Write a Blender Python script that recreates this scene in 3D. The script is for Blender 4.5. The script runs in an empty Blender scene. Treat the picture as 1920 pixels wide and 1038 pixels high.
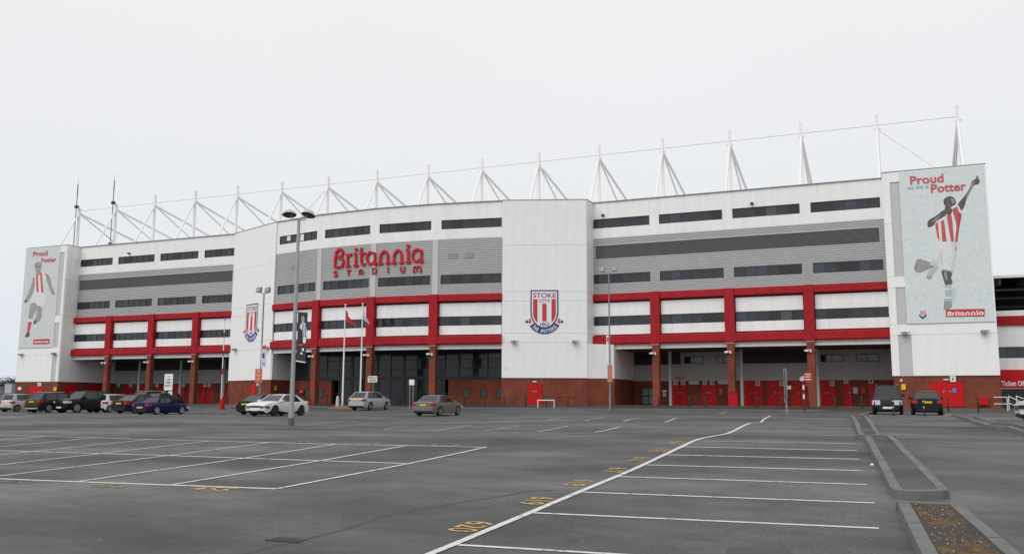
import bpy, math, random
from mathutils import Vector, Matrix
random.seed(7)
R = math.radians
SC = bpy.context.scene
COL = SC.collection

# ------------------------------------------------------------------ camera, sky, sun, exposure
F, PITCH, ROLL, PHI = 1674.87, 0.140226, 0.0048877, 0.402868      # focal length in photo pixels, angles in radians
cp, sp, cf, sf = math.cos(PITCH), math.sin(PITCH), math.cos(PHI), math.sin(PHI)
FW = Vector((-sf * cp, cf * cp, sp))
_r, _u = Vector((cf, sf, 0)), Vector((sf * sp, -cf * sp, cp))
RT = _r * math.cos(ROLL) + _u * math.sin(ROLL)
UP = -_r * math.sin(ROLL) + _u * math.cos(ROLL)
cam_d = bpy.data.cameras.new('camera')
cam_d.sensor_width = 36.0
cam_d.lens = F / 1920 * 36
cam_d.clip_start, cam_d.clip_end = 0.1, 6000
cam = bpy.data.objects.new('camera', cam_d)
COL.objects.link(cam)
cam.matrix_world = Matrix(((RT.x, UP.x, -FW.x, 0), (RT.y, UP.y, -FW.y, 0), (RT.z, UP.z, -FW.z, 0), (0, 0, 0, 1)))
SC.camera = cam

SUN_EL, SUN_AZ = R(44), R(200)          # azimuth clockwise from +Y
world = bpy.data.worlds.new('World')
SC.world = world
world.use_nodes = True
wn, wl = world.node_tree.nodes, world.node_tree.links
wn.clear()
sky = wn.new('ShaderNodeTexSky'); sky.sky_type = 'NISHITA'; sky.sun_disc = False
sky.sun_elevation = SUN_EL; sky.sun_rotation = SUN_AZ; sky.dust_density = 4.0; sky.air_density = 1.0
bg1 = wn.new('ShaderNodeBackground'); bg1.inputs['Strength'].default_value = 0.07
wl.new(sky.outputs[0], bg1.inputs['Color'])
# overcast deck: even pale grey cloud, a little brighter overhead than at the horizon
tc = wn.new('ShaderNodeTexCoord'); sep = wn.new('ShaderNodeSeparateXYZ')
wl.new(tc.outputs['Generated'], sep.inputs[0])
ramp = wn.new('ShaderNodeValToRGB')
ramp.color_ramp.elements[0].position = 0.0; ramp.color_ramp.elements[0].color = (0.78, 0.84, 0.93, 1)
ramp.color_ramp.elements[1].position = 1.0; ramp.color_ramp.elements[1].color = (1.0, 1.0, 1.0, 1)
e = ramp.color_ramp.elements.new(0.16); e.color = (0.87, 0.89, 0.92, 1)
e = ramp.color_ramp.elements.new(0.42); e.color = (0.93, 0.935, 0.945, 1)
wl.new(sep.outputs['Z'], ramp.inputs['Fac'])
nz = wn.new('ShaderNodeTexNoise'); nz.inputs['Scale'].default_value = 2.2; nz.inputs['Detail'].default_value = 5
wl.new(tc.outputs['Generated'], nz.inputs['Vector'])
mr = wn.new('ShaderNodeMapRange'); mr.inputs[3].default_value = 0.97; mr.inputs[4].default_value = 1.03
wl.new(nz.outputs['Fac'], mr.inputs[0])
vm = wn.new('ShaderNodeVectorMath'); vm.operation = 'SCALE'
wl.new(ramp.outputs['Color'], vm.inputs[0]); wl.new(mr.outputs[0], vm.inputs['Scale'])
bg2 = wn.new('ShaderNodeBackground'); bg2.inputs['Strength'].default_value = 1.0
wl.new(vm.outputs[0], bg2.inputs['Color'])
mx = wn.new('ShaderNodeMixShader'); mx.inputs[0].default_value = 0.92
wl.new(bg1.outputs[0], mx.inputs[1]); wl.new(bg2.outputs[0], mx.inputs[2])
wo = wn.new('ShaderNodeOutputWorld'); wl.new(mx.outputs[0], wo.inputs['Surface'])

sun_d = bpy.data.lights.new('sun', 'SUN')
sun_d.energy = 1.5; sun_d.angle = R(48); sun_d.color = (1.0, 0.985, 0.96)
sun = bpy.data.objects.new('sun', sun_d); COL.objects.link(sun)
sdir = Vector((math.sin(SUN_AZ) * math.cos(SUN_EL), math.cos(SUN_AZ) * math.cos(SUN_EL), math.sin(SUN_EL)))
sun.rotation_euler = (-sdir).to_track_quat('-Z', 'Y').to_euler()
SC.view_settings.view_transform = 'Standard'; SC.view_settings.look = 'None'
SC.view_settings.exposure = 0.0; SC.view_settings.gamma = 1.0; SC.view_settings.use_curve_mapping = False
SC.render.engine = 'CYCLES'
SC.cycles.use_denoising = True
SC.cycles.max_bounces = 6

# ------------------------------------------------------------------ ground height and photo rays
def ray(px, py):
    return FW + RT * ((px - 960) / F) + UP * ((519 - py) / F)

PA = [(-200, -3.2), (-60, -2.7), (0, -1.9), (9, -1.63), (14, -1.40), (17, -1.27), (21.8, -.99), (23.5, -.91), (27.7, -.885), (29, -.84),
      (32.6, -.69), (35.4, -.66), (38, -.60), (55, -.58), (80, -.58), (84.5, -.24), (140, -.24), (400, -.6), (5000, -.6)]
PB = [(-200, -3.2), (-60, -2.7), (0, -1.9), (12.5, -1.5), (22, -1.23), (31, -1.05), (46, -.93), (56, -.90), (64, -.78), (72, -.66), (80, -.58),
      (84.5, -.24), (140, -.24), (400, -.6), (5000, -.6)]
def _lin(T, v):
    if v <= T[0][0]: return T[0][1]
    for (a, x), (b, y) in zip(T, T[1:]):
        if v <= b: return x + (y - x) * (v - a) / (b - a)
    return T[-1][1]
def _prof(T, v):
    if -5 < v < 90: return (_lin(T, v - 1.2) + _lin(T, v - .6) + _lin(T, v) * 2 + _lin(T, v + .6) + _lin(T, v + 1.2)) / 6
    return _lin(T, v)
def gz(u, v):
    k = min(1, max(0, (-6 - u) / 20)); k = k * k * (3 - 2 * k)
    return _prof(PA, v) * (1 - k) + _prof(PB, v) * k
def G(px, py, off=0.0):
    """point of the ground (plus off) seen at a photo pixel"""
    d = ray(px, py); lo = t = 2.0
    while t < 3000:
        P = d * t
        if P.z <= gz(P.x, P.y) + off: break
        lo = t; t *= 1.03
    hi = t
    for _ in range(40):
        m = (lo + hi) / 2; P = d * m
        if P.z <= gz(P.x, P.y) + off: hi = m
        else: lo = m
    return d * hi
def atv(px, v, py=760):
    d = ray(px, py); return (d * (v / d.y)).x
def zat(px, py, v):
    d = ray(px, py); return (d * (v / d.y)).z

# ------------------------------------------------------------------ materials
MATS = {}
def mat(name, col, rough=.6, metal=0.0, var=0.0, vscale=3.0, bump=0.0, bscale=40.0, spec=.5, coat=0.0, stretch=(1, 1, 1), col2=None):
    if name in MATS: return MATS[name]
    m = bpy.data.materials.new(name); m.use_nodes = True
    nt = m.node_tree; b = nt.nodes['Principled BSDF']
    b.inputs['Base Color'].default_value = (*col, 1); b.inputs['Roughness'].default_value = rough
    b.inputs['Metallic'].default_value = metal; b.inputs['Specular IOR Level'].default_value = spec
    b.inputs['Coat Weight'].default_value = coat; b.inputs['Coat Roughness'].default_value = .05
    if var or bump:
        t = nt.nodes.new('ShaderNodeTexCoord'); mp = nt.nodes.new('ShaderNodeMapping'); mp.inputs['Scale'].default_value = stretch
        nt.links.new(t.outputs['Object'], mp.inputs[0])
    if var:
        n = nt.nodes.new('ShaderNodeTexNoise'); n.inputs['Scale'].default_value = vscale; n.inputs['Detail'].default_value = 6
        n.inputs['Roughness'].default_value = .65
        nt.links.new(mp.outputs[0], n.inputs['Vector'])
        cr = nt.nodes.new('ShaderNodeValToRGB')
        c2 = col2 or tuple(max(0, c * (1 - var)) for c in col)
        cr.color_ramp.elements[0].position = .32; cr.color_ramp.elements[1].position = .68
        cr.color_ramp.elements[0].color = (*c2, 1); cr.color_ramp.elements[1].color = (*[min(1, c * (1 + var * .35)) for c in col], 1)
        nt.links.new(n.outputs['Fac'], cr.inputs[0]); nt.links.new(cr.outputs[0], b.inputs['Base Color'])
    if bump:
        n2 = nt.nodes.new('ShaderNodeTexNoise'); n2.inputs['Scale'].default_value = bscale; n2.inputs['Detail'].default_value = 4
        nt.links.new(mp.outputs[0], n2.inputs['Vector'])
        bp = nt.nodes.new('ShaderNodeBump'); bp.inputs['Strength'].default_value = bump; bp.inputs['Distance'].default_value = .01
        nt.links.new(n2.outputs['Fac'], bp.inputs['Height']); nt.links.new(bp.outputs[0], b.inputs['Normal'])
    MATS[name] = m
    return m

def brick_mat(name, c1, c2, mortar):
    m = bpy.data.materials.new(name); m.use_nodes = True; nt = m.node_tree; b = nt.nodes['Principled BSDF']
    b.inputs['Roughness'].default_value = .85; b.inputs['Specular IOR Level'].default_value = .15
    t = nt.nodes.new('ShaderNodeTexCoord'); s = nt.nodes.new('ShaderNodeSeparateXYZ'); nt.links.new(t.outputs['Object'], s.inputs[0])
    a = nt.nodes.new('ShaderNodeMath'); a.operation = 'ADD'; nt.links.new(s.outputs[0], a.inputs[0]); nt.links.new(s.outputs[1], a.inputs[1])
    c = nt.nodes.new('ShaderNodeCombineXYZ'); nt.links.new(a.outputs[0], c.inputs[0]); nt.links.new(s.outputs[2], c.inputs[1])
    br = nt.nodes.new('ShaderNodeTexBrick'); br.inputs['Scale'].default_value = 1.0
    br.inputs['Brick Width'].default_value = .225; br.inputs['Row Height'].default_value = .075; br.inputs['Mortar Size'].default_value = .008
    br.inputs['Color1'].default_value = (*c1, 1); br.inputs['Color2'].default_value = (*c2, 1); br.inputs['Mortar'].default_value = (*mortar, 1)
    nt.links.new(c.outputs[0], br.inputs['Vector'])
    n = nt.nodes.new('ShaderNodeTexNoise'); n.inputs['Scale'].default_value = .7; n.inputs['Detail'].default_value = 5; nt.links.new(t.outputs['Object'], n.inputs['Vector'])
    mr = nt.nodes.new('ShaderNodeMapRange'); mr.inputs[1].default_value = .3; mr.inputs[2].default_value = .7; mr.inputs[3].default_value = .72; mr.inputs[4].default_value = 1.12
    nt.links.new(n.outputs['Fac'], mr.inputs[0])
    v = nt.nodes.new('ShaderNodeVectorMath'); v.operation = 'SCALE'; nt.links.new(br.outputs['Color'], v.inputs[0]); nt.links.new(mr.outputs[0], v.inputs['Scale'])
    nt.links.new(v.outputs[0], b.inputs['Base Color'])
    MATS[name] = m
    return m

def asphalt_mat(name, base, patch=.48, wet=True, scale=.12):
    m = bpy.data.materials.new(name); m.use_nodes = True; nt = m.node_tree; b = nt.nodes['Principled BSDF']
    L = nt.links.new; N = nt.nodes.new
    t = N('ShaderNodeTexCoord')
    def noise(s, d=6, vec=None, rough=.6):
        n = N('ShaderNodeTexNoise'); n.inputs['Scale'].default_value = s; n.inputs['Detail'].default_value = d; n.inputs['Roughness'].default_value = rough
        L(vec or t.outputs['Object'], n.inputs['Vector']); return n.outputs['Fac']
    def rng(x, a, bb, c, d):
        q = N('ShaderNodeMapRange'); L(x, q.inputs[0])
        for i, k in enumerate((a, bb, c, d)): q.inputs[i + 1].default_value = k
        return q.outputs[0]
    def mul(x, y):
        q = N('ShaderNodeMath'); q.operation = 'MULTIPLY'; L(x, q.inputs[0]); L(y, q.inputs[1]); return q.outputs[0]
    mp = N('ShaderNodeMapping'); mp.inputs['Scale'].default_value = (.5, 1, 1); mp.inputs['Rotation'].default_value = (0, 0, .5); L(t.outputs['Object'], mp.inputs[0])
    big = mul(rng(noise(scale, 4, mp.outputs[0], .5), .32, .68, 1 - patch, 1 + patch * .7), rng(noise(scale * 3.7, 5, mp.outputs[0], .55), .35, .65, 1 - patch * .45, 1 + patch * .35))
    mid = rng(noise(.9, 6), .3, .7, .86, 1.12)
    grain = rng(noise(30, 4, None, .75), .3, .7, .52, 1.5)
    vo = N('ShaderNodeTexVoronoi'); vo.inputs['Scale'].default_value = 6; L(t.outputs['Object'], vo.inputs['Vector'])
    speck = rng(vo.outputs['Distance'], .02, .035, 2.1, 1.0)
    # thin wandering cracks and seams
    mp2 = N('ShaderNodeMapping'); mp2.inputs['Scale'].default_value = (.16, .16, .16); L(t.outputs['Object'], mp2.inputs[0])
    dn = N('ShaderNodeTexNoise'); dn.inputs['Scale'].default_value = .5; dn.inputs['Detail'].default_value = 4; L(t.outputs['Object'], dn.inputs['Vector'])
    va = N('ShaderNodeVectorMath'); va.operation = 'ADD'; L(mp2.outputs[0], va.inputs[0])
    vs = N('ShaderNodeVectorMath'); vs.operation = 'SCALE'; vs.inputs['Scale'].default_value = .35; L(dn.outputs['Color'], vs.inputs[0]); L(vs.outputs[0], va.inputs[1])
    v2 = N('ShaderNodeTexVoronoi'); v2.feature = 'DISTANCE_TO_EDGE'; v2.inputs['Scale'].default_value = 1.0; L(va.outputs[0], v2.inputs['Vector'])
    crack = rng(v2.outputs['Distance'], .0, .008, .82, 1.0)
    val = mul(mul(mul(mul(big, mid), grain), speck), crack)
    c = N('ShaderNodeVectorMath'); c.operation = 'SCALE'; c.inputs[0].default_value = base; L(val, c.inputs['Scale'])
    L(c.outputs[0], b.inputs['Base Color'])
    if wet:
        L(rng(noise(.30, 5, mp.outputs[0]), .35, .65, .42, .9), b.inputs['Roughness'])
    else:
        b.inputs['Roughness'].default_value = .8
    b.inputs['Specular IOR Level'].default_value = .24
    bp = N('ShaderNodeBump'); bp.inputs['Strength'].default_value = .5; bp.inputs['Distance'].default_value = .006
    L(noise(60, 3), bp.inputs['Height']); L(bp.outputs[0], b.inputs['Normal'])
    MATS[name] = m
    return m

def paint_line_mat(name, col, wear):
    """road paint worn through to the asphalt in flecks"""
    m = bpy.data.materials.new(name); m.use_nodes = True; nt = m.node_tree; b = nt.nodes['Principled BSDF']
    t = nt.nodes.new('ShaderNodeTexCoord'); n = nt.nodes.new('ShaderNodeTexNoise'); n.inputs['Scale'].default_value = 5; n.inputs['Detail'].default_value = 8
    n.inputs['Roughness'].default_value = .75
    nt.links.new(t.outputs['Object'], n.inputs['Vector'])
    cr = nt.nodes.new('ShaderNodeValToRGB'); cr.color_ramp.elements[0].position = max(0.01, wear - .07); cr.color_ramp.elements[1].position = wear + .07
    cr.color_ramp.elements[0].color = (.065, .065, .065, 1); cr.color_ramp.elements[1].color = (*col, 1)
    nt.links.new(n.outputs['Fac'], cr.inputs[0]); nt.links.new(cr.outputs[0], b.inputs['Base Color']); b.inputs['Roughness'].default_value = .7
    MATS[name] = m
    return m

def mosaic_mat(name, c1, c2, c3, scale):
    m = bpy.data.materials.new(name); m.use_nodes = True; nt = m.node_tree; b = nt.nodes['Principled BSDF']
    t = nt.nodes.new('ShaderNodeTexCoord')
    sx = nt.nodes.new('ShaderNodeSeparateXYZ'); nt.links.new(t.outputs['Object'], sx.inputs[0])
    cx = nt.nodes.new('ShaderNodeCombineXYZ'); nt.links.new(sx.outputs[0], cx.inputs[0]); nt.links.new(sx.outputs[2], cx.inputs[1])
    br = nt.nodes.new('ShaderNodeTexBrick'); br.inputs['Scale'].default_value = scale; br.inputs['Brick Width'].default_value = .5; br.inputs['Row Height'].default_value = .3
    br.inputs['Mortar Size'].default_value = .0; br.inputs['Color1'].default_value = (*c1, 1); br.inputs['Color2'].default_value = (*c2, 1)
    nt.links.new(cx.outputs[0], br.inputs['Vector'])
    n = nt.nodes.new('ShaderNodeTexNoise'); n.inputs['Scale'].default_value = 2.6; n.inputs['Detail'].default_value = 8; n.inputs['Roughness'].default_value = .8
    nt.links.new(t.outputs['Object'], n.inputs['Vector'])
    mr = nt.nodes.new('ShaderNodeMapRange'); mr.inputs[1].default_value = .36; mr.inputs[2].default_value = .60; nt.links.new(n.outputs['Fac'], mr.inputs[0])
    mix = nt.nodes.new('ShaderNodeMix'); mix.data_type = 'RGBA'
    nt.links.new(mr.outputs[0], mix.inputs[0]); nt.links.new(br.outputs['Color'], mix.inputs[6]); mix.inputs[7].default_value = (*c3, 1)
    nt.links.new(mix.outputs[2], b.inputs['Base Color']); b.inputs['Roughness'].default_value = .6
    MATS[name] = m
    return m

M_WHITE = mat('white_cladding', (.83, .83, .82), .55, var=.09, vscale=.9, stretch=(1.6, 1.6, .22))
M_PANEL = mat('white_panel', (.845, .845, .835), .5, var=.07, vscale=1.3, stretch=(2.0, 2.0, .12))
M_PALE = mat('pale_grey_panel', (.52, .52, .52), .6, var=.05, vscale=1.0)
M_CLAD = mat('grey_profiled_sheet', (.43, .43, .43), .45, metal=.0, var=.06, vscale=.6)
M_SLAT = mat('louvre_slat', (.40, .40, .395), .55)
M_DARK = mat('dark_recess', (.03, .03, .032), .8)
M_RED = mat('red_paint', (.37, .012, .019), .5, var=.22, vscale=1.4, stretch=(1, 1, .5), spec=.18)
M_DOOR = mat('red_door', (.50, .008, .012), .45, var=.08, vscale=1.5, spec=.2)
M_BRICK = brick_mat('red_brick', (.235, .056, .032), (.185, .043, .027), (.17, .085, .06))
M_BRICKC = brick_mat('orange_brick', (.245, .060, .032), (.20, .047, .027), (.18, .085, .06))
M_FRAME = mat('window_frame', (.018, .022, .035), .4)
M_GLASS = mat('window_glass', (.026, .029, .035), .06, var=.25, vscale=.45, spec=.6)
M_GLASS2 = mat('entrance_glass', (.030, .033, .037), .10, var=.5, vscale=.35, spec=.4)
M_STEEL = mat('white_steel', (.80, .80, .79), .5)
M_GREYSTEEL = mat('galvanised_steel', (.36, .37, .38), .42, metal=.35, var=.12, vscale=6)
M_CABLE = mat('steel_cable', (.62, .61, .60), .5)
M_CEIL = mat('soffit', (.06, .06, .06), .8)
M_BLACK = mat('black_paint', (.015, .015, .016), .4)
M_RUBBER = mat('rubber', (.018, .018, .018), .85)
M_COPING = mat('coping', (.36, .36, .36), .6)
M_CONC = mat('kerb_concrete', (.142, .140, .136), .85, var=.3, vscale=2.0, bump=.4, bscale=60)
M_NAVY = mat('navy_print', (.025, .045, .20), .5)
M_PRED = mat('red_print', (.52, .035, .045), .5)
M_PWHITE = mat('white_print', (.78, .78, .78), .5)
M_LETTER = mat('red_letter', (.52, .012, .028), .4, spec=.2)
M_SIGNW = mat('sign_white', (.74, .74, .73), .5)
M_YELLOW = mat('yellow_print', (.70, .50, .03), .5)
M_ORANGE = mat('orange_sign', (.62, .13, .07), .5)
M_ASPH = asphalt_mat('car_park_asphalt', (.083, .083, .084), .42, True, .26)
M_PAVE = asphalt_mat('footway_asphalt', (.050, .050, .051), .3, True, .5)
M_LINE = paint_line_mat('white_line', (.58, .58, .56), .40)
M_LINE2 = paint_line_mat('worn_white_line', (.40, .40, .38), .44)
M_YEL = paint_line_mat('yellow_number_paint', (.46, .29, .09), .42)
M_YEL2 = paint_line_mat('worn_yellow_paint', (.34, .24, .11), .50)
M_WALLGREY = mat('grey_block', (.22, .22, .22), .7, var=.1, vscale=1)

# ------------------------------------------------------------------ mesh building helpers
OFF = {}
class MB:
    def __init__(s): s.v = []; s.f = []
    def add(s, vs, fs):
        o = len(s.v); s.v += [tuple(p) for p in vs]; s.f += [tuple(i + o for i in f) for f in fs]
        return s
    def hexa(s, c):      # 8 corners: bottom 0-3 ccw, top 4-7
        return s.add(c, [(3, 2, 1, 0), (4, 5, 6, 7), (0, 1, 5, 4), (1, 2, 6, 5), (2, 3, 7, 6), (3, 0, 4, 7)])
    def box(s, x0, x1, y0, y1, z0, z1):
        return s.hexa([(x0, y0, z0), (x1, y0, z0), (x1, y1, z0), (x0, y1, z0), (x0, y0, z1), (x1, y0, z1), (x1, y1, z1), (x0, y1, z1)])
    def fbox(s, fr, a, b, z0, z1, d0, d1):
        """box on a facade: a..b along, z0..z1 up, d0 (inner) .. d1 (outer) out of the wall"""
        P = fr.P
        return s.hexa([P(a, z0, d1), P(b, z0, d1), P(b, z0, d0), P(a, z0, d0), P(a, z1, d1), P(b, z1, d1), P(b, z1, d0), P(a, z1, d0)])
    def tube(s, p, q, r, r2=None, n=8, caps=True):
        p, q = Vector(p), Vector(q); ax = (q - p).normalized(); r2 = r if r2 is None else r2
        a = ax.cross(Vector((0, 0, 1)) if abs(ax.z) < .9 else Vector((1, 0, 0))).normalized(); b = ax.cross(a)
        vs = []
        for c, rr in ((p, r), (q, r2)):
            for i in range(n):
                t = 2 * math.pi * i / n; vs.append(c + a * (rr * math.cos(t)) + b * (rr * math.sin(t)))
        fs = [(i, (i + 1) % n, n + (i + 1) % n, n + i) for i in range(n)]
        if caps: fs += [tuple(range(n - 1, -1, -1)), tuple(range(n, 2 * n))]
        return s.add(vs, fs)
    def prism(s, place, pts, d0, d1):
        n = len(pts)
        area = sum(pts[i][0] * pts[(i + 1) % n][1] - pts[(i + 1) % n][0] * pts[i][1] for i in range(n))
        if area < 0: pts = pts[::-1]
        vs = [place(a, b, d1) for a, b in pts] + [place(a, b, d0) for a, b in pts]
        return s.add(vs, [tuple(range(n)), tuple(range(2 * n - 1, n - 1, -1))] + [((i + 1) % n, i, n + i, n + (i + 1) % n) for i in range(n)])
    def stroke(s, place, pts, w, d0, d1):
        """a pen stroke of width w along pts, standing d0..d1 proud"""
        pts = [Vector(p) for p in pts]; n = len(pts); lft = []; rgt = []
        for i, p in enumerate(pts):
            t = Vector((0, 0))
            if i: t += (p - pts[i - 1]).normalized()
            if i < n - 1: t += (pts[i + 1] - p).normalized()
            t.normalize(); nn = Vector((-t.y, t.x))
            k = 1.0
            if 0 < i < n - 1:
                c = nn.dot(Vector((-(p - pts[i - 1]).normalized().y, (p - pts[i - 1]).normalized().x))); k = 1 / max(c, .5)
            lft.append(p + nn * (w / 2 * k)); rgt.append(p - nn * (w / 2 * k))
        for i in range(n - 1):
            q = [rgt[i], rgt[i + 1], lft[i + 1], lft[i]]
            vs = [place(c.x, c.y, d1) for c in q] + [place(c.x, c.y, d0) for c in q]
            fs = [(0, 1, 2, 3), (0, 4, 5, 1), (2, 6, 7, 3)]
            if i == 0: fs.append((3, 7, 4, 0))
            if i == n - 2: fs.append((1, 5, 6, 2))
            s.add(vs, fs)
        return s
    def lathe(s, org, axis, prof, n=16, caps=True):
        """prof: (distance along axis, radius)"""
        org, ax = Vector(org), Vector(axis).normalized()
        a = ax.cross(Vector((0, 0, 1)) if abs(ax.z) < .9 else Vector((1, 0, 0))).normalized(); b = ax.cross(a); vs = []
        for h, r in prof:
            for i in range(n):
                t = 2 * math.pi * i / n; vs.append(org + ax * h + a * (r * math.cos(t)) + b * (r * math.sin(t)))
        fs = []
        for k in range(len(prof) - 1):
            for i in range(n):
                fs.append((k * n + i, k * n + (i + 1) % n, (k + 1) * n + (i + 1) % n, (k + 1) * n + i))
        if caps: fs += [tuple(range(n - 1, -1, -1)), tuple(range((len(prof) - 1) * n, len(prof) * n))]
        return s.add(vs, fs)
    def mesh(s, name, off=(0, 0, 0), smooth=False, angle=35):
        me = bpy.data.meshes.new(name)
        ox, oy, oz = off
        me.from_pydata([(x - ox, y - oy, z - oz) for x, y, z in s.v], [], s.f)
        me.validate(); me.update()
        if smooth:
            me.polygons.foreach_set('use_smooth', [True] * len(me.polygons)); me.set_sharp_from_angle(angle=R(angle))
        return me

def link(name, data, parent=None, loc=(0, 0, 0), rot=(0, 0, 0)):
    o = bpy.data.objects.new(name, data); COL.objects.link(o); o.location = loc; o.rotation_euler = rot
    base = OFF.get(parent.name, Vector((0, 0, 0))) if parent else Vector((0, 0, 0))
    if parent: o.parent = parent
    OFF[o.name] = base + Vector(loc)
    return o
def build(mb, name, m, parent=None, smooth=False, angle=35, loc=None):
    """one mesh object from world-space geometry; its vertices are made relative to the parent's origin"""
    off = OFF.get(parent.name, Vector((0, 0, 0))) if parent else Vector(loc or (0, 0, 0))
    me = mb.mesh(name, off, smooth, angle)
    me.materials.append(m)
    return link(name, me, parent, (0, 0, 0) if parent else (loc or (0, 0, 0)))
def tag(o, label=None, cat=None, group=None, kind=None):
    if label: o['label'] = label
    if cat: o['category'] = cat
    if group: o['group'] = group
    if kind: o['kind'] = kind
    return o
def thing(name, loc, label, cat, group=None, rz=0):
    o = link(name, None, None, loc, (0, 0, rz)); o.empty_display_size = .3
    return tag(o, label, cat, group)

class Fr:
    """a flat piece of facade from plan point a to plan point b; its outside faces the car park"""
    def __init__(s, a, b):
        s.a, s.b = Vector(a), Vector(b); s.L = (s.b - s.a).length; s.t = (s.b - s.a) / s.L; s.n = Vector((s.t.y, -s.t.x)); s.ang = math.atan2(s.t.y, s.t.x)
    def P(s, x, z, d=0.0):
        p = s.a + s.t * x + s.n * d; return (p.x, p.y, z)
    def hit(s, px, py, d=0.0):
        r = ray(px, py); o = s.a + s.n * d
        k = (o.x * s.n.x + o.y * s.n.y) / (r.x * s.n.x + r.y * s.n.y); P = r * k
        return (Vector((P.x, P.y)) - s.a).dot(s.t), P.z
    def mat4(s, x, z, d=0.0):
        p = s.P(x, z, d)
        return Matrix(((s.t.x, 0, s.n.x, p[0]), (s.t.y, 0, s.n.y, p[1]), (0, 1, 0, p[2]), (0, 0, 0, 1)))

def text_geo(txt, bold=0.0, depth=.02):
    """flat lettering as raw geometry in a unit box: x 0..1, y 0..1, z 0..depth; returns verts, faces, aspect"""
    cu = bpy.data.curves.new('lettering', 'FONT'); cu.body = txt; cu.size = 1; cu.offset = bold; cu.extrude = 0; cu.resolution_u = 3
    o = bpy.data.objects.new('lettering', cu); COL.objects.link(o)
    me = o.to_mesh()
    vs = [v.co.copy() for v in me.vertices]; fs = [tuple(p.vertices) for p in me.polygons]
    o.to_mesh_clear(); bpy.data.objects.remove(o); bpy.data.curves.remove(cu)
    x0 = min(v.x for v in vs); x1 = max(v.x for v in vs); y0 = min(v.y for v in vs); y1 = max(v.y for v in vs)
    return [((v.x - x0) / (x1 - x0), (v.y - y0) / (y1 - y0)) for v in vs], fs, (x1 - x0) / (y1 - y0)
def text_quad(mb, txt, place, bold=0.0):
    """lettering mapped by place(x 0..1, y 0..1) -> world point"""
    vs, fs, _ = text_geo(txt, bold)
    mb.add([place(x, y) for x, y in vs], fs); return mb
def text_on(mb, fr, txt, rect, d, bold=0.02):
    """lettering on a facade filling the photo rectangle (x0, y0, x1, y1)"""
    x0, y0, x1, y1 = rect
    s0, za = fr.hit(x0, (y0 + y1) / 2, d); s1, zb = fr.hit(x1, (y0 + y1) / 2, d)
    zt = fr.hit((x0 + x1) / 2, y0, d)[1]; zl = fr.hit((x0 + x1) / 2, y1, d)[1]
    return text_quad(mb, txt, lambda x, y: fr.P(s0 + (s1 - s0) * x, zl + (zt - zl) * y, d), bold)

# ------------------------------------------------------------------ ground
def axis(*spans):
    out = []
    for a, b, st in spans:
        n = max(1, round((b - a) / st)); out += [a + (b - a) * i / n for i in range(n)]
    return out + [spans[-1][1]]
gx = axis((-3500, -600, 700), (-600, -140, 60), (-140, -60, 3), (-60, 14, .8), (14, 60, 3), (60, 600, 60), (600, 3500, 700))
gy = axis((-1500, -200, 400), (-200, -20, 20), (-20, 0, 2), (0, 46, .6), (46, 90, 1.0), (90, 150, 10), (150, 600, 90), (600, 4500, 900))
g = MB()
g.v = [(x, y, gz(x, y)) for y in gy for x in gx]
nx = len(gx)
g.f = [(j * nx + i, j * nx + i + 1, (j + 1) * nx + i + 1, (j + 1) * nx + i) for j in range(len(gy) - 1) for i in range(nx - 1)]
ground = build(g, 'car_park_ground', M_ASPH, smooth=True, angle=80)
tag(ground, 'wide grey asphalt car park surface with painted bays', None, None, 'structure')

def ribbon(pts, w, lift=.006, step=.5):
    """flat strip on the ground along plan points"""
    mb = MB(); P = []
    for a, b in zip(pts, pts[1:]):
        a, b = Vector(a[:2]), Vector(b[:2]); n = max(1, int((b - a).length / step)); P += [a + (b - a) * (i / n) for i in range(n)]
    P.append(Vector(pts[-1][:2]))
    L = []
    for i, p in enumerate(P):
        t = (P[min(i + 1, len(P) - 1)] - P[max(i - 1, 0)]).normalized(); n = Vector((-t.y, t.x)) * (w / 2)
        for q in (p + n, p - n): L.append((q.x, q.y, gz(q.x, q.y) + lift))
    mb.add(L, [(2 * i + 1, 2 * i + 3, 2 * i + 2, 2 * i) for i in range(len(P) - 1)])
    return mb
def pxline(px, w=.1, m=M_LINE, lift=.006, name='bay_line'):
    return build(ribbon([G(x, y) for x, y in px], w, lift), name, m, ground)

# left block of bays
pxline([(-60, 895), (145, 902.7), (320, 909), (520, 916)], .10)
pxline([(-60, 842), (300, 853), (500, 860), (760, 868.5)], .09)
pxline([(-60, 814), (185, 820), (400, 826.3), (630, 832.5), (912, 838)], .09)
for a, b in [((520, 916), (912, 838)), ((320, 909), (640, 856.5)), ((640, 856.5), (760, 835.5)), ((145, 902.7), (630, 832.3)), ((-40, 897), (508, 829)),
             ((-60, 878), (397, 826)), ((-60, 858.5), (287, 823)), ((-60, 843), (185, 820)), ((-60, 830), (92, 817.5))]:
    pxline([a, ((a[0] + b[0]) / 2, (a[1] + b[1]) / 2), b] if False else [a, b], .09, lift=.009)
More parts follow.
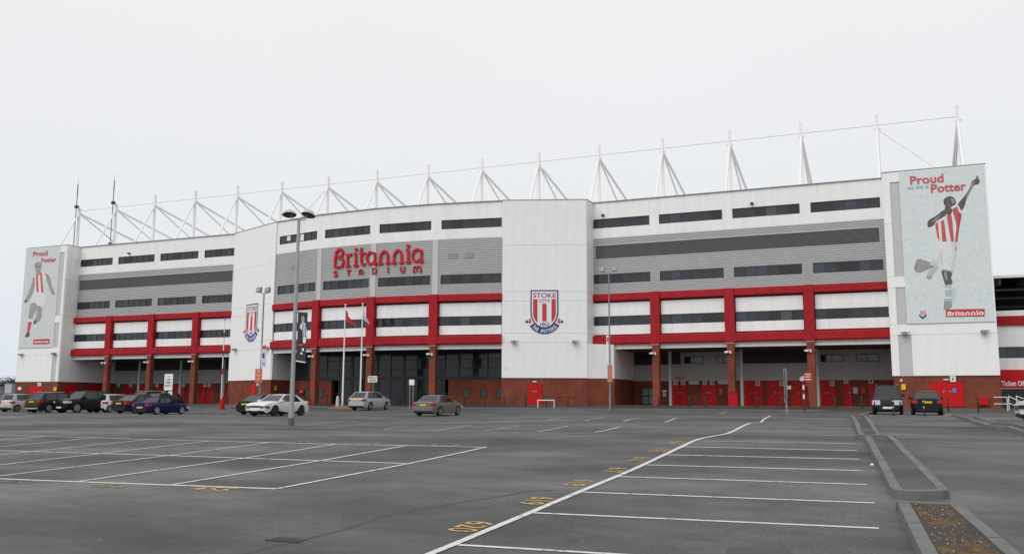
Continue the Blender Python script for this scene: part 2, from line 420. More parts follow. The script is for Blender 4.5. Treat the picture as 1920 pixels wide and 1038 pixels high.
# long bay edge on the right and the bay lines beside it
edge = [(745, 1066), (808, 1038), (900, 1000), (1000, 958.5), (1090, 920.5), (1180, 883), (1283, 835), (1307, 824), (1337, 817.5), (1362, 813), (1375, 808), (1407, 793)]
pxline(edge, .11, lift=.010)
pxline([(1427, 791), (1444, 779)], .09); pxline([(1407, 793), (1427, 791)], .09, M_LINE2)
for a, b in [((858, 1021), (1345, 1050)), ((1000, 961), (1648, 990)), ((1090, 922), (1640, 942.5)), ((1160, 893), (1626, 908)), ((1207, 871), (1617, 882)),
             ((1245, 852), (1611, 860.5)), ((1280, 837), (1607, 844.5)), ((1308, 826), (1604, 831.5))]:
    pxline([a, b], .085)
for a, b in [((1340, 818.5), (1602, 822)), ((1365, 813), (1600, 816)), ((1380, 806.5), (1597, 809)), ((1392, 801), (1596, 803)), ((1405, 795.5), (1594, 797)), ((1420, 789), (1592, 790))]:
    pxline([a, b], .08, M_LINE2)
# worn rows farther off
pxline([(-40, 790), (200, 793.5), (420, 798), (567, 802), (760, 806), (930, 809.5), (1107, 812)], .10, M_LINE2)
pxline([(640, 789), (800, 790.5), (960, 792)], .09, M_LINE2)
for a, b in [((720, 804), (772, 797.7)), ((807, 808), (883, 796.7)), ((907, 807.7), (973, 797.7)), ((1007, 809), (1065, 798)), ((953, 786), (1000, 780.7)),
             ((1025, 787), (1063, 780.7)), ((1098, 788), (1133, 781.7)), ((1168, 790), (1200, 782.7)), ((620, 801), (700, 792.5)), ((560, 798), (640, 789))]:
    pxline([a, b], .10, M_LINE2)
for a, b in [((1115, 810), (1162, 800)), ((1246.7, 791), (1272.5, 783))]:
    pxline([a, b], .08)
for a, b in [((1348, 776), (1362, 771)), ((1625, 776), (1633, 780)), ((1771, 778.5), (1783, 775.5))]: pxline([a, b], .12, M_YEL)

def ground_text(txt, c, h, length, up, m, lift=.007):
    """digits on the ground: c plan centre, up = plan direction of their tops"""
    up = Vector(up).normalized(); rt = Vector((up.y, -up.x))
    def place(x, y):
        p = Vector(c[:2]) + rt * ((x - .5) * length) + up * ((y - .5) * h); return (p.x, p.y, gz(p.x, p.y) + lift)
    return build(text_quad(MB(), txt, place, .012), 'bay_number', m, ground)
for i, (x, y) in enumerate([(884, 987), (1007, 938.5), (1086, 905), (1153, 881), (1200, 861), (1237, 843.5), (1267, 829), (1292, 822), (1349, 811), (1363, 805)]):
    P = G(x, y); ground_text(str(620 - i), P, .41, .72, (1, 0.0), M_YEL if i < 7 else M_YEL2)
for i, (x, y) in enumerate([(398, 916.5), (205, 910.5), (35, 903.5)]):
    P = G(x, y); ground_text(str(455 + i), P, .42, .80, (0, 1.0), M_YEL if i == 0 else M_YEL2)
for i, (x, y) in enumerate([(838, 834), (690, 831), (580, 827), (460, 825.5), (350, 822.5), (240, 819), (150, 817)]):
    P = G(x, y); ground_text(str(433 + i), P, .42, .85, (0, -1.0), M_YEL2)
for i, (x, y) in enumerate([(60, 789), (230, 792), (345, 797), (470, 799), (560, 800), (745, 808), (850, 810), (985, 811.5), (985, 771.5), (1040, 772), (1215, 774), (1305, 774.5), (1395, 775), (1010, 797)]):
    P = G(x, y); ground_text(str(401 + i * 3), P, .45, .9, (0, 1.0), M_YEL2)
# drain grating and tarmac repair in the foreground
c = G(548, 1009)
gr = MB()
for i in range(9):
    x = c.x - .20 + i * .05
    gr.box(x - .014, x + .014, c.y - .18, c.y + .18, gz(x, c.y) - .02, gz(x, c.y) + .004)
gr.box(c.x - .24, c.x + .24, c.y - .21, c.y - .18, c.z - .02, c.z + .006); gr.box(c.x - .24, c.x + .24, c.y + .18, c.y + .21, c.z - .02, c.z + .006)
build(gr, 'drain_grate', mat('cast_iron', (.03, .03, .031), .6, var=.3, vscale=9), ground)
q = [G(1365, 1026), G(1480, 1029), G(1500, 1062), G(1352, 1060)]
build(MB().add([(p.x, p.y, gz(p.x, p.y) + .004) for p in q], [(3, 2, 1, 0)]), 'tarmac_patch', mat('patch_asphalt', (.055, .055, .054), .75, var=.2, vscale=8, bump=.5), ground)

pxline([(430, 1042), (500, 1026), (570, 1010), (640, 993), (715, 967), (800, 951), (880, 938), (950, 928), (985, 920), (1040, 918.5)], .075, mat('sealed_seam', (.052, .052, .052), .7, var=.4, vscale=6), .003, 'tarmac_seam')
grit = MB()
for _ in range(90):
    gp = G(random.uniform(-20, 1660), random.uniform(815, 1045)); gs = random.uniform(.004, .010)
    grit.add([(gp.x - gs, gp.y - gs, gp.z), (gp.x + gs, gp.y - gs * .6, gp.z), (gp.x + gs * .7, gp.y + gs, gp.z), (gp.x - gs * .8, gp.y + gs * .8, gp.z), (gp.x, gp.y, gp.z + gs * 1.1)], [(0, 1, 4), (1, 2, 4), (2, 3, 4), (3, 0, 4)])
tag(build(grit, 'grit', mat('grit_stone', (.30, .30, .29), .9, var=.5, vscale=.3), ground), kind='stuff')

# pavement in front of the stadium, the apron beside the right-hand bays, and their kerbs
def sheet(poly_rows, name, m, parent=None, kind='structure', lab=None):
    """rows of plan points with heights -> a grid sheet with a skirt"""
    mb = MB(); n = len(poly_rows[0])
    for row in poly_rows: mb.v += [tuple(p) for p in row]
    mb.f = [(j * n + i, j * n + i + 1, (j + 1) * n + i + 1, (j + 1) * n + i) for j in range(len(poly_rows) - 1) for i in range(n - 1)]
    o = build(mb, name, m, parent, smooth=True, angle=60)
    if not parent: tag(o, lab, None, None, kind)
    return o
us = axis((-62, -5.2, 2.0))
pave = sheet([[(x, 80.15, gz(x, 80) + .125) for x in us], [(x, 82, -.30) for x in us], [(x, 84.3, -.17) for x in us], [(x, 97, -.17) for x in us]], 'pavement', M_PAVE, lab='dark tarmac footway along the front of the stadium')
vs_ = axis((46.2, 80.15, 3.0))
apron = sheet([[(x, v, gz(x, v) + .122) for k, x in enumerate((-5.2, -3.4, -1.6))] for v in vs_] + [[(x, 84.3, -.165) for x in (-5.2, -3.4, -1.6)], [(x, 97, -.165) for x in (-5.2, -3.4, -1.6)]],
              'pavement', M_PAVE, lab='tarmac apron between parking bays and turnstile doors')
def kerb_run(pts, parent, w=.15, h=.125, stone=.915, name='kerb_stone', off=0):
    """kerb stones along plan points; the kerb's outer edge is on the right of the direction of travel"""
    P = [Vector(p[:2]) for p in pts]
    for a, b in zip(P, P[1:]):
        L = (b - a).length; n = max(1, round(L / stone)); t = (b - a) / L; nn = Vector((-t.y, t.x))
        for i in range(n):
            p, q = a + t * (L * i / n + .004), a + t * (L * (i + 1) / n - .004)
            jit = random.uniform(-.004, .004)
            def pt(c, k, z): c = c + nn * k; return (c.x, c.y, gz(c.x, c.y) + z + (jit if z > 0 else 0))
            mb = MB().hexa([pt(p, 0, -.1), pt(q, 0, -.1), pt(q, w, -.1), pt(p, w, -.1), pt(p, .012, h - .0), pt(q, .012, h - .0), pt(q, w, h + .004), pt(p, w, h + .004)])
            build(mb, name, M_CONC, parent)
kerb_run([(-62, 80.0), (-5.3, 80.0)], pave, stone=3.0)
kerb_run([(-5.35, 80), (-5.35, 46.05), (-1.5, 46.05)], apron, stone=2.0)
kerb_run([(-1.5, 46.05), (-1.45, 78.0)], apron, stone=2.0)
tag(build(MB().box(-28, 0.2, 84.4, 96, -.19, -.155), 'brick_paving', mat('brick_paver', (.24, .10, .055), .8, var=.3, vscale=6)), 'strip of orange block paving under the turnstile doors', None, None, 'structure')

def island(top_px, name, label, surf_mat, h=.125, inset=.15, close=True, dome=0.0):
    """kerbed island from photo pixels along its top outer edge, counter-clockwise in plan"""
    P = [G(x, y, h) for x, y in top_px]; P = [Vector((p.x, p.y)) for p in P]
    return island_plan(P, name, label, surf_mat, h, inset, dome)
def island_plan(P, name, label, surf_mat, h=.125, inset=.15, dome=0.0):
    a = sum(P[i].x * P[(i + 1) % len(P)].y - P[(i + 1) % len(P)].x * P[i].y for i in range(len(P)))
    if a < 0: P = P[::-1]
    n = len(P); inn = []
    for i in range(n):
        t0 = (P[i] - P[i - 1]).normalized(); t1 = (P[(i + 1) % n] - P[i]).normalized()
        m_ = Vector((-(t0 + t1).y, (t0 + t1).x)).normalized(); k = max(.5, m_.dot(Vector((-t0.y, t0.x))))
        inn.append(P[i] + m_ * (inset * .9 / k))
    mb = MB(); c = sum(inn, Vector((0, 0))) / n
    # surface: strips between paired points of the ring so it follows the sloping ground
    top = [(p.x, p.y, gz(p.x, p.y) + h - .01) for p in inn]
    mb.add(top, [tuple(range(n))])
    o = build(mb, name, surf_mat); tag(o, label, None, None, 'structure')
    kerb_run(P + [P[0]], o, inset, h)
    return o
near_px = [(1619, 816.5), (1632, 840), (1650, 873), (1665, 906), (1668.5, 912.5), (1677, 917), (1693.6, 919.7), (1724.5, 920.5), (1770, 919.5), (1781, 917.5), (1774, 911), (1735, 873), (1700, 841), (1673, 816)]
island(near_px, 'traffic_island', 'narrow tarmac traffic island with rounded concrete kerb end', M_PAVE)
far_px = [(1593.5, 779), (1600.6, 789.5), (1611, 814.5), (1655, 814.5), (1634, 788), (1624, 777)]
island(far_px, 'traffic_island', 'tarmac island strip joining the apron to the rounded island', M_PAVE)
bl, br_, tl, tr = G(1727, 1038, .125), G(1918, 1038, .125), G(1679.5, 936.5, .125), G(1802, 942.4, .125)
bl2, br2 = tl + (bl - tl) * 2.6, tr + (br_ - tr) * 2.6
M_SOIL = mat('mossy_soil', (.036, .030, .025), .95, var=.75, vscale=2.6, bump=1.0, bscale=22, col2=(.030, .026, .022))
Pl = [Vector((p.x, p.y)) for p in (tl, bl, bl2, br2, br_, tr)]
planter = island_plan(Pl, 'planting_bed', 'kerbed bed of dark gravelly soil with brown moss', M_SOIL, .125, .16)
# clods, moss cushions and pebbles on the bed
def inside(p):
    for i in range(len(Pl)):
        a, b = Pl[i], Pl[(i + 1) % len(Pl)]
        e_, w_ = b - a, p - a
        if (e_.x * w_.y - e_.y * w_.x) < .20 * e_.length: return False
    return True
def inside_any(p):
    global Pl
    if inside(p): return True
    return False
if not inside(sum(Pl, Vector((0, 0))) / 6): Pl = Pl[::-1]
moss, peb, clod = MB(), MB(), MB()
xs = [p.x for p in Pl]; ys = [p.y for p in Pl]
def blob(mb, p, r, h, n=7):
    z = gz(p.x, p.y) + .10; ring = []
    for k, (rr, hh) in enumerate(((1, 0), (.75, .6), (.35, .95))):
        for i in range(n):
            t = 2 * math.pi * i / n + k; q = r * rr * random.uniform(.75, 1.2); ring.append((p.x + q * math.cos(t), p.y + q * math.sin(t), z + h * hh))
    ring.append((p.x, p.y, z + h)); f = []
    for k in range(2):
        for i in range(n): f.append((k * n + i, k * n + (i + 1) % n, (k + 1) * n + (i + 1) % n, (k + 1) * n + i))
    f += [(2 * n + i, 2 * n + (i + 1) % n, 3 * n) for i in range(n)]
    mb.add(ring, f)
cnt = 0
while cnt < 9000:
    p = Vector((random.uniform(min(xs), max(xs)), random.uniform(min(ys), max(ys))))
    if p.y < 6 or not inside(p): continue
    cnt += 1; k = random.random()
    streak = math.sin(p.y * 3.1 + math.sin(p.x * 4) * 1.2) + math.sin(p.y * 7.3 + p.x * 3) * .7 + math.sin(p.x * 9 + p.y * 2) * .5 + random.gauss(0, .35)
    if k < .55:
        if streak > .1: blob(moss, p, random.uniform(.02, .055), random.uniform(.006, .025), 6)
        else: blob(clod, p, random.uniform(.010, .026), random.uniform(.006, .02), 5)
    elif k < .93: blob(clod, p, random.uniform(.006, .022), random.uniform(.005, .018), 5)
    else: blob(peb, p, random.uniform(.006, .017), random.uniform(.010, .022), 5)
for mb, nm, m_ in ((moss, 'moss', mat('moss', (.16, .088, .028), 1, var=.6, vscale=4, bump=.8, bscale=120)), (clod, 'soil_clods', mat('soil_clod', (.042, .036, .031), 1, var=.6, vscale=7)), (peb, 'pebbles', mat('pebble', (.62, .62, .60), .8, var=.4, vscale=20))):
    tag(build(mb, nm, m_, planter, smooth=True, angle=70), kind='stuff')
right_px = [(1786, 775.5), (1800, 780), (1824, 788), (1848, 795.5), (1862, 796.5), (1885, 798.5), (1920, 808.5), (1990, 830), (2010, 826), (1945, 803), (1905, 793), (1876, 791), (1850, 785), (1835, 780.5), (1820, 775.5)]
island(right_px, 'traffic_island', 'low kerbed island bending towards the white ramp railings', M_PAVE, .12)

# ------------------------------------------------------------------ stadium
st = thing('stadium', (-51, 92, -.2), 'long white and grey football stadium with red beams and brick base', 'stadium')
ROOF, CLT, RBT, RBB, LBT, LBB, FAT, FAB, BRK, FLOOR = 21.0, 17.17, 11.24, 10.47, 6.9, 6.02, 5.98, 5.54, 2.52, -.3
V0 = 88.6
wing_r = [-28.6, -21.91, -14.5, -7.1, -.05]
wing_l = [-102.65, -95.95, -88.56, -81.18, -75.4]
arc = [(-66.05, 84.4), (-58.85, 82.85), (-51.5, 82.4), (-44.15, 82.85), (-36.85, 84.05)]

def pane_mesh(w, h, cache={}):
    k = (round(w, 2), round(h, 2))
    if k not in cache:
        me = MB().box(-w / 2, w / 2, -.012, .012, -h / 2, h / 2).mesh('pane'); me.materials.append(M_GLASS); cache[k] = me
    return cache[k]
GLASSES = [None] * 10 + [mat('blind_glass', (.075, .078, .082), .12, var=.2, vscale=.6)] + [mat('blue_glass', (.045, .055, .075), .07)] * 2 + [mat('deep_glass', (.018, .02, .023), .06)] * 3
def window(fr, a, b, z0, z1, n, d=-.13, parent=st, m=None, fw=.055):
    f = MB()
    f.fbox(fr, a, b, z0, z0 + fw, d - .05, d + .05); f.fbox(fr, a, b, z1 - fw, z1, d - .05, d + .05)
    f.fbox(fr, a, a + fw, z0 + fw, z1 - fw, d - .05, d + .05); f.fbox(fr, b - fw, b, z0 + fw, z1 - fw, d - .05, d + .05)
    st_ = (b - a - fw) / n
    for i in range(1, n): f.fbox(fr, a + st_ * i, a + st_ * i + fw, z0 + fw, z1 - fw, d - .04, d + .04)
    w = build(f, 'window', M_FRAME, parent)
    for i in range(n):
        p = fr.P(a + st_ * i + fw / 2 + st_ / 2, (z0 + z1) / 2, d - .01 + random.uniform(-.004, .004))
        o = link('pane', pane_mesh(st_ - fw + .02, z1 - z0 - 2 * fw + .02), w, Vector(p) - OFF[w.name], (random.uniform(-.006, .006), 0, fr.ang + random.uniform(-.006, .006)))
        m2 = m or random.choice(GLASSES)
        if m2: o.material_slots[0].link = 'OBJECT'; o.material_slots[0].material = m2
    return w
def corr(mb, fr, a, b, z0, z1, d=0.0, p=.2):
    """horizontally profiled sheet"""
    n = max(1, round((z1 - z0) / p)); p = (z1 - z0) / n; prof = []
    for i in range(n):
        z = z0 + i * p; prof += [(z, d - .055), (z + .22 * p, d - .055), (z + .34 * p, d), (z + .9 * p, d)]
    prof.append((z1, d - .055))
    vs = []
    for z, dd in prof: vs += [fr.P(a, z, dd), fr.P(b, z, dd)]
    mb.add(vs, [(2 * i, 2 * i + 1, 2 * i + 3, 2 * i + 2) for i in range(len(prof) - 1)])

def bay(fr, a, b, i0, i1, clad, white, g0=.55, g1=.55, nwin=6):
    """one structural bay of the upper facade; i0/i1 are the window insets at its ends"""
    wa, wb = a + i0, b - i1
    white.fbox(fr, a, b, 19.23, ROOF, -.35, 0); white.fbox(fr, a, b, CLT, 18.24, -.35, 0)
    white.fbox(fr, a, wa, 18.24, 19.23, -.35, 0); white.fbox(fr, wb, b, 18.24, 19.23, -.35, 0)
    window(fr, wa, wb, 18.24, 19.23, nwin)
    window(fr, wa, wb, 12.36, 13.34, nwin, d=-.12)
    window(fr, a + g0 - .03, b - g1 + .03, 8.0, 8.93, nwin, d=-.06)
    # white spandrel panels above and below the lowest window strip
    for z0, z1 in ((8.95, 10.34), (7.04, 7.98)): build(MB().fbox(fr, a + g0, b - g1, z0, z1, -.3, -.02), 'spandrel_panel', M_WHITE, st)

def section(fr, cuts, louvre, ends, g_ends=(.12, .12)):
    white, clad, back, red = MB(), MB(), MB(), MB()
    for k, (a, b) in enumerate(zip(cuts, cuts[1:])):
        i0 = ends[0] if k == 0 else .5; i1 = ends[1] if k == len(cuts) - 2 else .5
        bay(fr, a, b, i0, i1, clad, white, g_ends[0] if k == 0 else .55, g_ends[1] if k == len(cuts) - 2 else .55)
        for (x0, x1, z0, z1) in [(a, b, RBT - .2, 12.36), (a, a + i0, 12.36, 13.34), (b - i1, b, 12.36, 13.34)]: corr(clad, fr, x0, x1, z0, z1)
        if louvre:
            corr(clad, fr, a, b, 13.34, 15.0); corr(clad, fr, a, b, 16.38, CLT)
            if k == 0: corr(clad, fr, a, a + .35, 15.0, 16.38)
            if k == len(cuts) - 2: corr(clad, fr, b - .55, b, 15.0, 16.38)
        else:
            corr(clad, fr, a, b, 13.34, CLT)
    a, b = cuts[0], cuts[-1]
    back.fbox(fr, a, b, LBB, ROOF - .3, -.6, -.36)
    build(white, 'wall', M_WHITE, st); build(clad, 'cladding', M_CLAD, st); build(back, 'backing_wall', M_DARK, st)
    if louvre:
        lv = MB(); x0, x1 = a + .35, b - .55
        for i in range(13):
            z = 15.03 + i * .105
            lv.add([fr.P(x0, z, -.02), fr.P(x1, z, -.02), fr.P(x1, z + .06, -.10), fr.P(x0, z + .06, -.10), fr.P(x0, z + .022, .0), fr.P(x1, z + .022, .0)], [(0, 1, 5, 4), (4, 5, 2, 3), (3, 2, 1, 0)])
        lo = build(lv, 'louvre', M_SLAT, st)
        build(MB().fbox(fr, x0 - .06, x0, 14.98, 16.4, -.2, .03).fbox(fr, x1, x1 + .06, 14.98, 16.4, -.2, .03).fbox(fr, x0, x1, 16.37, 16.42, -.2, .03), 'louvre_frame', M_PALE, lo)
        build(MB().fbox(fr, x0, x1, 14.95, 16.4, -.34, -.3), 'louvre_back', M_DARK, lo)
    # ceiling fascia, red beams
    build(MB().fbox(fr, a, b, FAB, FAT + .06, -.5, -.06), 'fascia', M_WHITE, st)
    e0, e1 = ends[2], ends[3]
    ub = MB(); ub.prism(lambda x, z, d: fr.P(d, z, x), [(-.3, RBB), (.22, RBB), (.34, RBB + .1), (.34, RBT - .1), (.22, RBT), (-.3, RBT)], a - e0, b + e1)
    build(ub, 'red_beam', M_RED, st)
    ub = MB(); ub.prism(lambda x, z, d: fr.P(d, z, x), [(-.3, LBB), (.36, LBB), (.44, LBB + .10), (.44, LBT - .10), (.36, LBT), (-.3, LBT)], a - e0 * 1.6, b + e1)
    build(ub, 'red_beam', M_RED, st)

def red_post(p, ang_fr, s):
    m_ = MB(); m_.fbox(ang_fr, s - .47, s + .47, LBB - .02, RBT + .02, -.3, .475)
    m_.fbox(ang_fr, s - .40, s + .40, LBB - .12, LBB - .02, -.2, .44)
    build(m_, 'red_column', M_RED, st)
    m_ = MB().fbox(ang_fr, s - .34, s + .34, FLOOR, LBB - .16, -.22, .44)
    cband = MB().fbox(ang_fr, s - .38, s + .38, LBB - .17, LBB - .11, -.26, .48)
    c_ = build(m_, 'brick_column', M_BRICKC, st); build(cband, 'column_cap', M_COPING, c_)
    f_ = MB().fbox(ang_fr, s - .52, s - .16, 4.93, 5.10, .46, .80).fbox(ang_fr, s - .06, s + .10, 4.86, 5.06, .46, .64).tube(ang_fr.P(s, 5.15, .44), ang_fr.P(s - .3, 5.0, .62), .03)
    build(f_, 'floodlight', M_SIGNW, c_)

fr_r, fr_l = Fr((wing_r[0], V0), (wing_r[-1], V0)), Fr((wing_l[0], V0), (wing_l[-1], V0))
section(fr_r, [x - wing_r[0] for x in wing_r], True, (.08, .35, .05, .0))
section(fr_l, [x - wing_l[0] for x in wing_l], True, (.25, .1, .35, .0))
for x in wing_r[1:4]: red_post(None, fr_r, x - wing_r[0])
for x in wing_l[1:4]: red_post(None, fr_l, x - wing_l[0])
fr_c = [Fr(arc[i], arc[i + 1]) for i in range(4)]
for i, fr in enumerate(fr_c):
    section(fr, [0, fr.L], False, (.62 if i else .45, .55 if i < 3 else .15, 0, 0), (.55 if i else .12, .55 if i < 3 else .12))
for i in (1, 2, 3):
    mid = (fr_c[i - 1].t + fr_c[i].t).normalized(); p = Vector(arc[i]); f_ = Fr(p - mid * 2, p + mid * 2)
    red_post(None, f_, 2.0)
    build(MB().fbox(f_, 1.68, 2.32, RBT, CLT, -.2, .03), 'cladding_strip', M_PALE, st)
# two small access plates on the curved cladding
for px, py, w in ((850, 480, .55), (880, 479, .50), (548, 501, .3)):
    k = 3 if px > 800 else 0
    s_, z_ = fr_c[k].hit(px, py); build(MB().fbox(fr_c[k], s_ - w, s_ + w, z_ - .25, z_ + .25, -.02, .03), 'access_plate', mat('plate', (.27, .26, .23), .6), st)

for px in (541.5, 566.5):
    s_, z_ = fr_c[0].hit(px, 445, -.1); build(MB().fbox(fr_c[0], s_ - .30, s_ + .30, z_ - .38, z_ + .38, -.11, -.095), 'window_paper', M_SIGNW, st)
# stair towers and end towers: dark joints behind separate white panels
def panel_mesh(w, h, cache={}):
    k = (round(w, 3), round(h, 3))
    if k not in cache:
        b_ = .012
        me = MB().hexa([(-w / 2, -.05, -h / 2), (w / 2, -.05, -h / 2), (w / 2, .05, -h / 2), (-w / 2, .05, -h / 2), (-w / 2, -.05, h / 2), (w / 2, -.05, h / 2), (w / 2, .05, h / 2), (-w / 2, .05, h / 2)]).mesh('panel')
        me.materials.append(M_PANEL); cache[k] = me
    return cache[k]
JOINT = mat('panel_joint', (.60, .60, .59), .8)
ROWS = [(16.25, ROOF), (11.4, 16.25), (10.42, 11.4), (7.1, 10.42), (6.15, 7.1), (BRK + .03, 6.15)]
def panelled(fr, parent, width=1.05, rows=ROWS, a=0.0, b=None, gap=.004):
    b = fr.L if b is None else b; n = max(1, round((b - a) / width)); w = (b - a) / n
    for z0, z1 in rows:
        for i in range(n):
            p = fr.P(a + w * (i + .5), (z0 + z1) / 2, .05 + random.uniform(-.0015, .0015))
            link('panel', panel_mesh(w - gap, z1 - z0 - .018), parent, Vector(p) - OFF[parent.name], (0, 0, fr.ang))
def tower(poly, name, brick_poly=None):
    """closed plan polygon -> white upper body and brick base"""
    place = lambda x, y, d: (x, y, d)
    o = build(MB().prism(place, poly, BRK + .02, ROOF), name, JOINT, st)
    bb = build(MB().prism(place, brick_poly or poly, FLOOR, BRK - .05), 'brick_base', M_BRICK, o)
    build(MB().prism(place, [tuple(p) for p in (brick_poly or poly)], BRK - .05, BRK + .02), 'damp_course', M_BLACK, o)
    return o
core_r_poly = [(-36.85, 83.9), (-28.65, 86.75), (-28.5, 89.3), (-28.5, 96), (-36.85, 96)]
core_l_poly = [(-75.6, 88.4), (-66.05, 84.35), (-66.05, 96), (-75.6, 96)]
tw_r_poly = [(-.05, 86.6), (8.3, 86.6), (8.3, 97), (-.05, 97)]
tw_l_poly = [(-110.6, 86.6), (-102.65, 86.6), (-102.65, 97), (-110.6, 97)]
core_r = tower(core_r_poly, 'stair_tower'); core_l = tower(core_l_poly, 'stair_tower')
tw_r = tower(tw_r_poly, 'end_tower'); tw_l = tower(tw_l_poly, 'end_tower')
FCR, FCL = Fr(core_r_poly[0], core_r_poly[1]), Fr(core_l_poly[0], core_l_poly[1])
FTR, FTL = Fr(tw_r_poly[0], tw_r_poly[1]), Fr(tw_l_poly[0], tw_l_poly[1])
panelled(FCR, core_r); panelled(FCL, core_l)
FCRs = Fr((-28.65, 86.75), (-28.55, 88.62)); panelled(FCRs, core_r, 2.0)
FCLs = Fr((-66.05, 84.35), (-66.05, 87.95)); panelled(FCLs, core_l, 1.2, [(BRK + .03, 5.5)])
FTLs = Fr((-102.65, 86.6), (-102.65, 96.0)); panelled(FTLs, tw_l, 1.6, ROWS)
FTRs = Fr((-.05, 96.0), (-.05, 86.6)); panelled(FTRs, tw_r, 1.6, ROWS)
for fr, o, (ga, gb), (pa, pb) in ((FTR, tw_r, (.55, 1.6), (1.63, 8.35)), (FTL, tw_l, (6.70, 7.55), (0, 6.62))):
    if fr is FTR: panelled(fr, o, .6, ROWS, 0, ga); rest = (gb, fr.L)
    else: panelled(fr, o, .5, ROWS, gb, fr.L); rest = (0, ga)
    panelled(fr, o, 1.1, [(6.15, 7.1), (BRK + .03, 6.15)], *rest)
    panelled(fr, o, 2.2, [(7.1, ROOF)], *rest)
    for z0, z1 in ((BRK + .03, 6.13), (11.42, 20.05), (7.12, 10.40)): build(MB().fbox(fr, ga + .02, gb - .02, z0, z1, 0, .03), 'grey_strip', M_PALE, o)
    for z0, z1 in ((20.06, ROOF), (10.43, 11.39), (6.17, 7.09)): build(MB().fbox(fr, ga - .01, gb + .01, z0, z1, 0, .098), 'white_band', M_PANEL, o)
# lower white box beside the right stair tower, with its side running back into the undercroft
lb_poly = [(-28.66, 86.7), (-26.25, 88.3), (-26.25, 96), (-28.6, 96)]
lowbox = build(MB().prism(lambda x, y, d: (x, y, d), lb_poly, BRK + .02, 6.0), 'side_wall', M_WHITE, core_r)
build(MB().prism(lambda x, y, d: (x, y, d), lb_poly, FLOOR, BRK + .0), 'side_brick', M_BRICK, core_r)
# copings
for fr in [fr_r, fr_l, FCR, FCL, FTR, FTL] + fr_c + [FCRs, FTLs, FTRs]:
    build(MB().fbox(fr, -.02, fr.L + .02, ROOF + .003, ROOF + .07, -.5, .14), 'coping', M_COPING, st)

# undercrofts behind the wings: back wall, soffit, doors, grey columns
VB = 96.0
fb_r, fb_l = Fr((-28.6, VB), (-.05, VB)), Fr((-102.65, VB), (-75.5, VB))
for fr, cuts in ((fb_r, wing_r), (fb_l, wing_l)):
    build(MB().fbox(fr, 0, fr.L, FLOOR, 2.46, -.4, 0), 'brick_wall', M_BRICK, st)
    cl = MB(); corr(cl, fr, 0, fr.L, 2.46, FAB, .02, .2); build(cl, 'undercroft_cladding', M_CLAD, st)
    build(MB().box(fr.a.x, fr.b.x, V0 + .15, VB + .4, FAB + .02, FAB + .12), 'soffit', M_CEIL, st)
    for x in cuts[1:4] + ([-75.9] if fr is fb_l else []):
        build(MB().lathe((x + (.1 if fr is fb_r else 0), 94, FLOOR), (0, 0, 1), [(0, .17), (FAB - FLOOR, .17)], 14), 'steel_column', M_PALE, st, smooth=True)
def wall_box(fr, x0, x1, z0, z1, name, m, d0=-.02, d1=.05, parent=st):
    return build(MB().fbox(fr, x0, x1, z0, z1, d0, d1), name, m, parent)
def px_s(fr, px, py=740): return fr.hit(px, py)[0]
def red_door(fr, s0, s1, top=2.05, leaf=True, base=-.17):
    o = wall_box(fr, s0, s1, base, top, 'door', M_DOOR, -.02, .06)
    n = 2 if s1 - s0 > 1.3 else 1
    for i in range(1, n): build(MB().fbox(fr, s0 + (s1 - s0) * i / n - .012, s0 + (s1 - s0) * i / n + .012, base, top - .02, .055, .066), 'door_gap', M_DARK, o)
    for i in range(n):
        c = s0 + (s1 - s0) * (i + (.8 if i == 0 else .2)) / n
        build(MB().fbox(fr, c - .05, c + .05, 1.15, 1.27, .06, .09), 'door_handle', M_GREYSTEEL, o)
    build(MB().fbox(fr, s0 - .05, s0, base, top + .05, -.02, .07).fbox(fr, s1, s1 + .05, base, top + .05, -.02, .07).fbox(fr, s0 - .05, s1 + .05, top, top + .05, -.02, .07), 'door_frame', M_DOOR, o)
    return o
for a, b in ((1262, 1288), (1318, 1343), (1393, 1430), (1440, 1475), (1485, 1519), (1533, 1566), (1583, 1596), (1630, 1646)):
    big = b - a > 30
    red_door(fb_r, px_s(fb_r, a), px_s(fb_r, b), 2.38 if big else 2.0)
for a, b in ((236, 247), (256, 269), (292, 301), (326, 346), (355, 364), (374, 384), (388, 400), (424, 429)):
    red_door(fb_l, px_s(fb_l, a), px_s(fb_l, b), 2.3)
# dark bands and small windows high on the right-hand undercroft wall
for a, b in ((1184, 1276), (1386, 1514)):
    wall_box(fb_r, px_s(fb_r, a, 670), px_s(fb_r, b, 670), 4.22, 5.5, 'dark_band', M_DARK, 0, .05)
for a, b in ((212, 430),):
    wall_box(fb_l, px_s(fb_l, a, 670), px_s(fb_l, b, 670), 4.3, 5.5, 'dark_band', M_DARK, 0, .05)  # flat dark band along the top of the left back wall
for a, b in ((1283, 1319), (1344, 1366), (1539, 1581), (1606, 1648)):
    window(fb_r, px_s(fb_r, a, 672), px_s(fb_r, b, 672), 4.28, 5.02, 2, d=.06, fw=.06)
# glazed door at the left of the right undercroft
s0, s1 = px_s(fb_r, 1203), px_s(fb_r, 1231)
gd = window(fb_r, s0, s1, -.1, 1.75, 2, d=.05, m=mat('pale_glass', (.20, .23, .26), .15), fw=.1)
build(MB().fbox(fb_r, s0 + .1, s1 - .1, .80, .92, -.02, .09), 'door_rail', M_FRAME, gd)

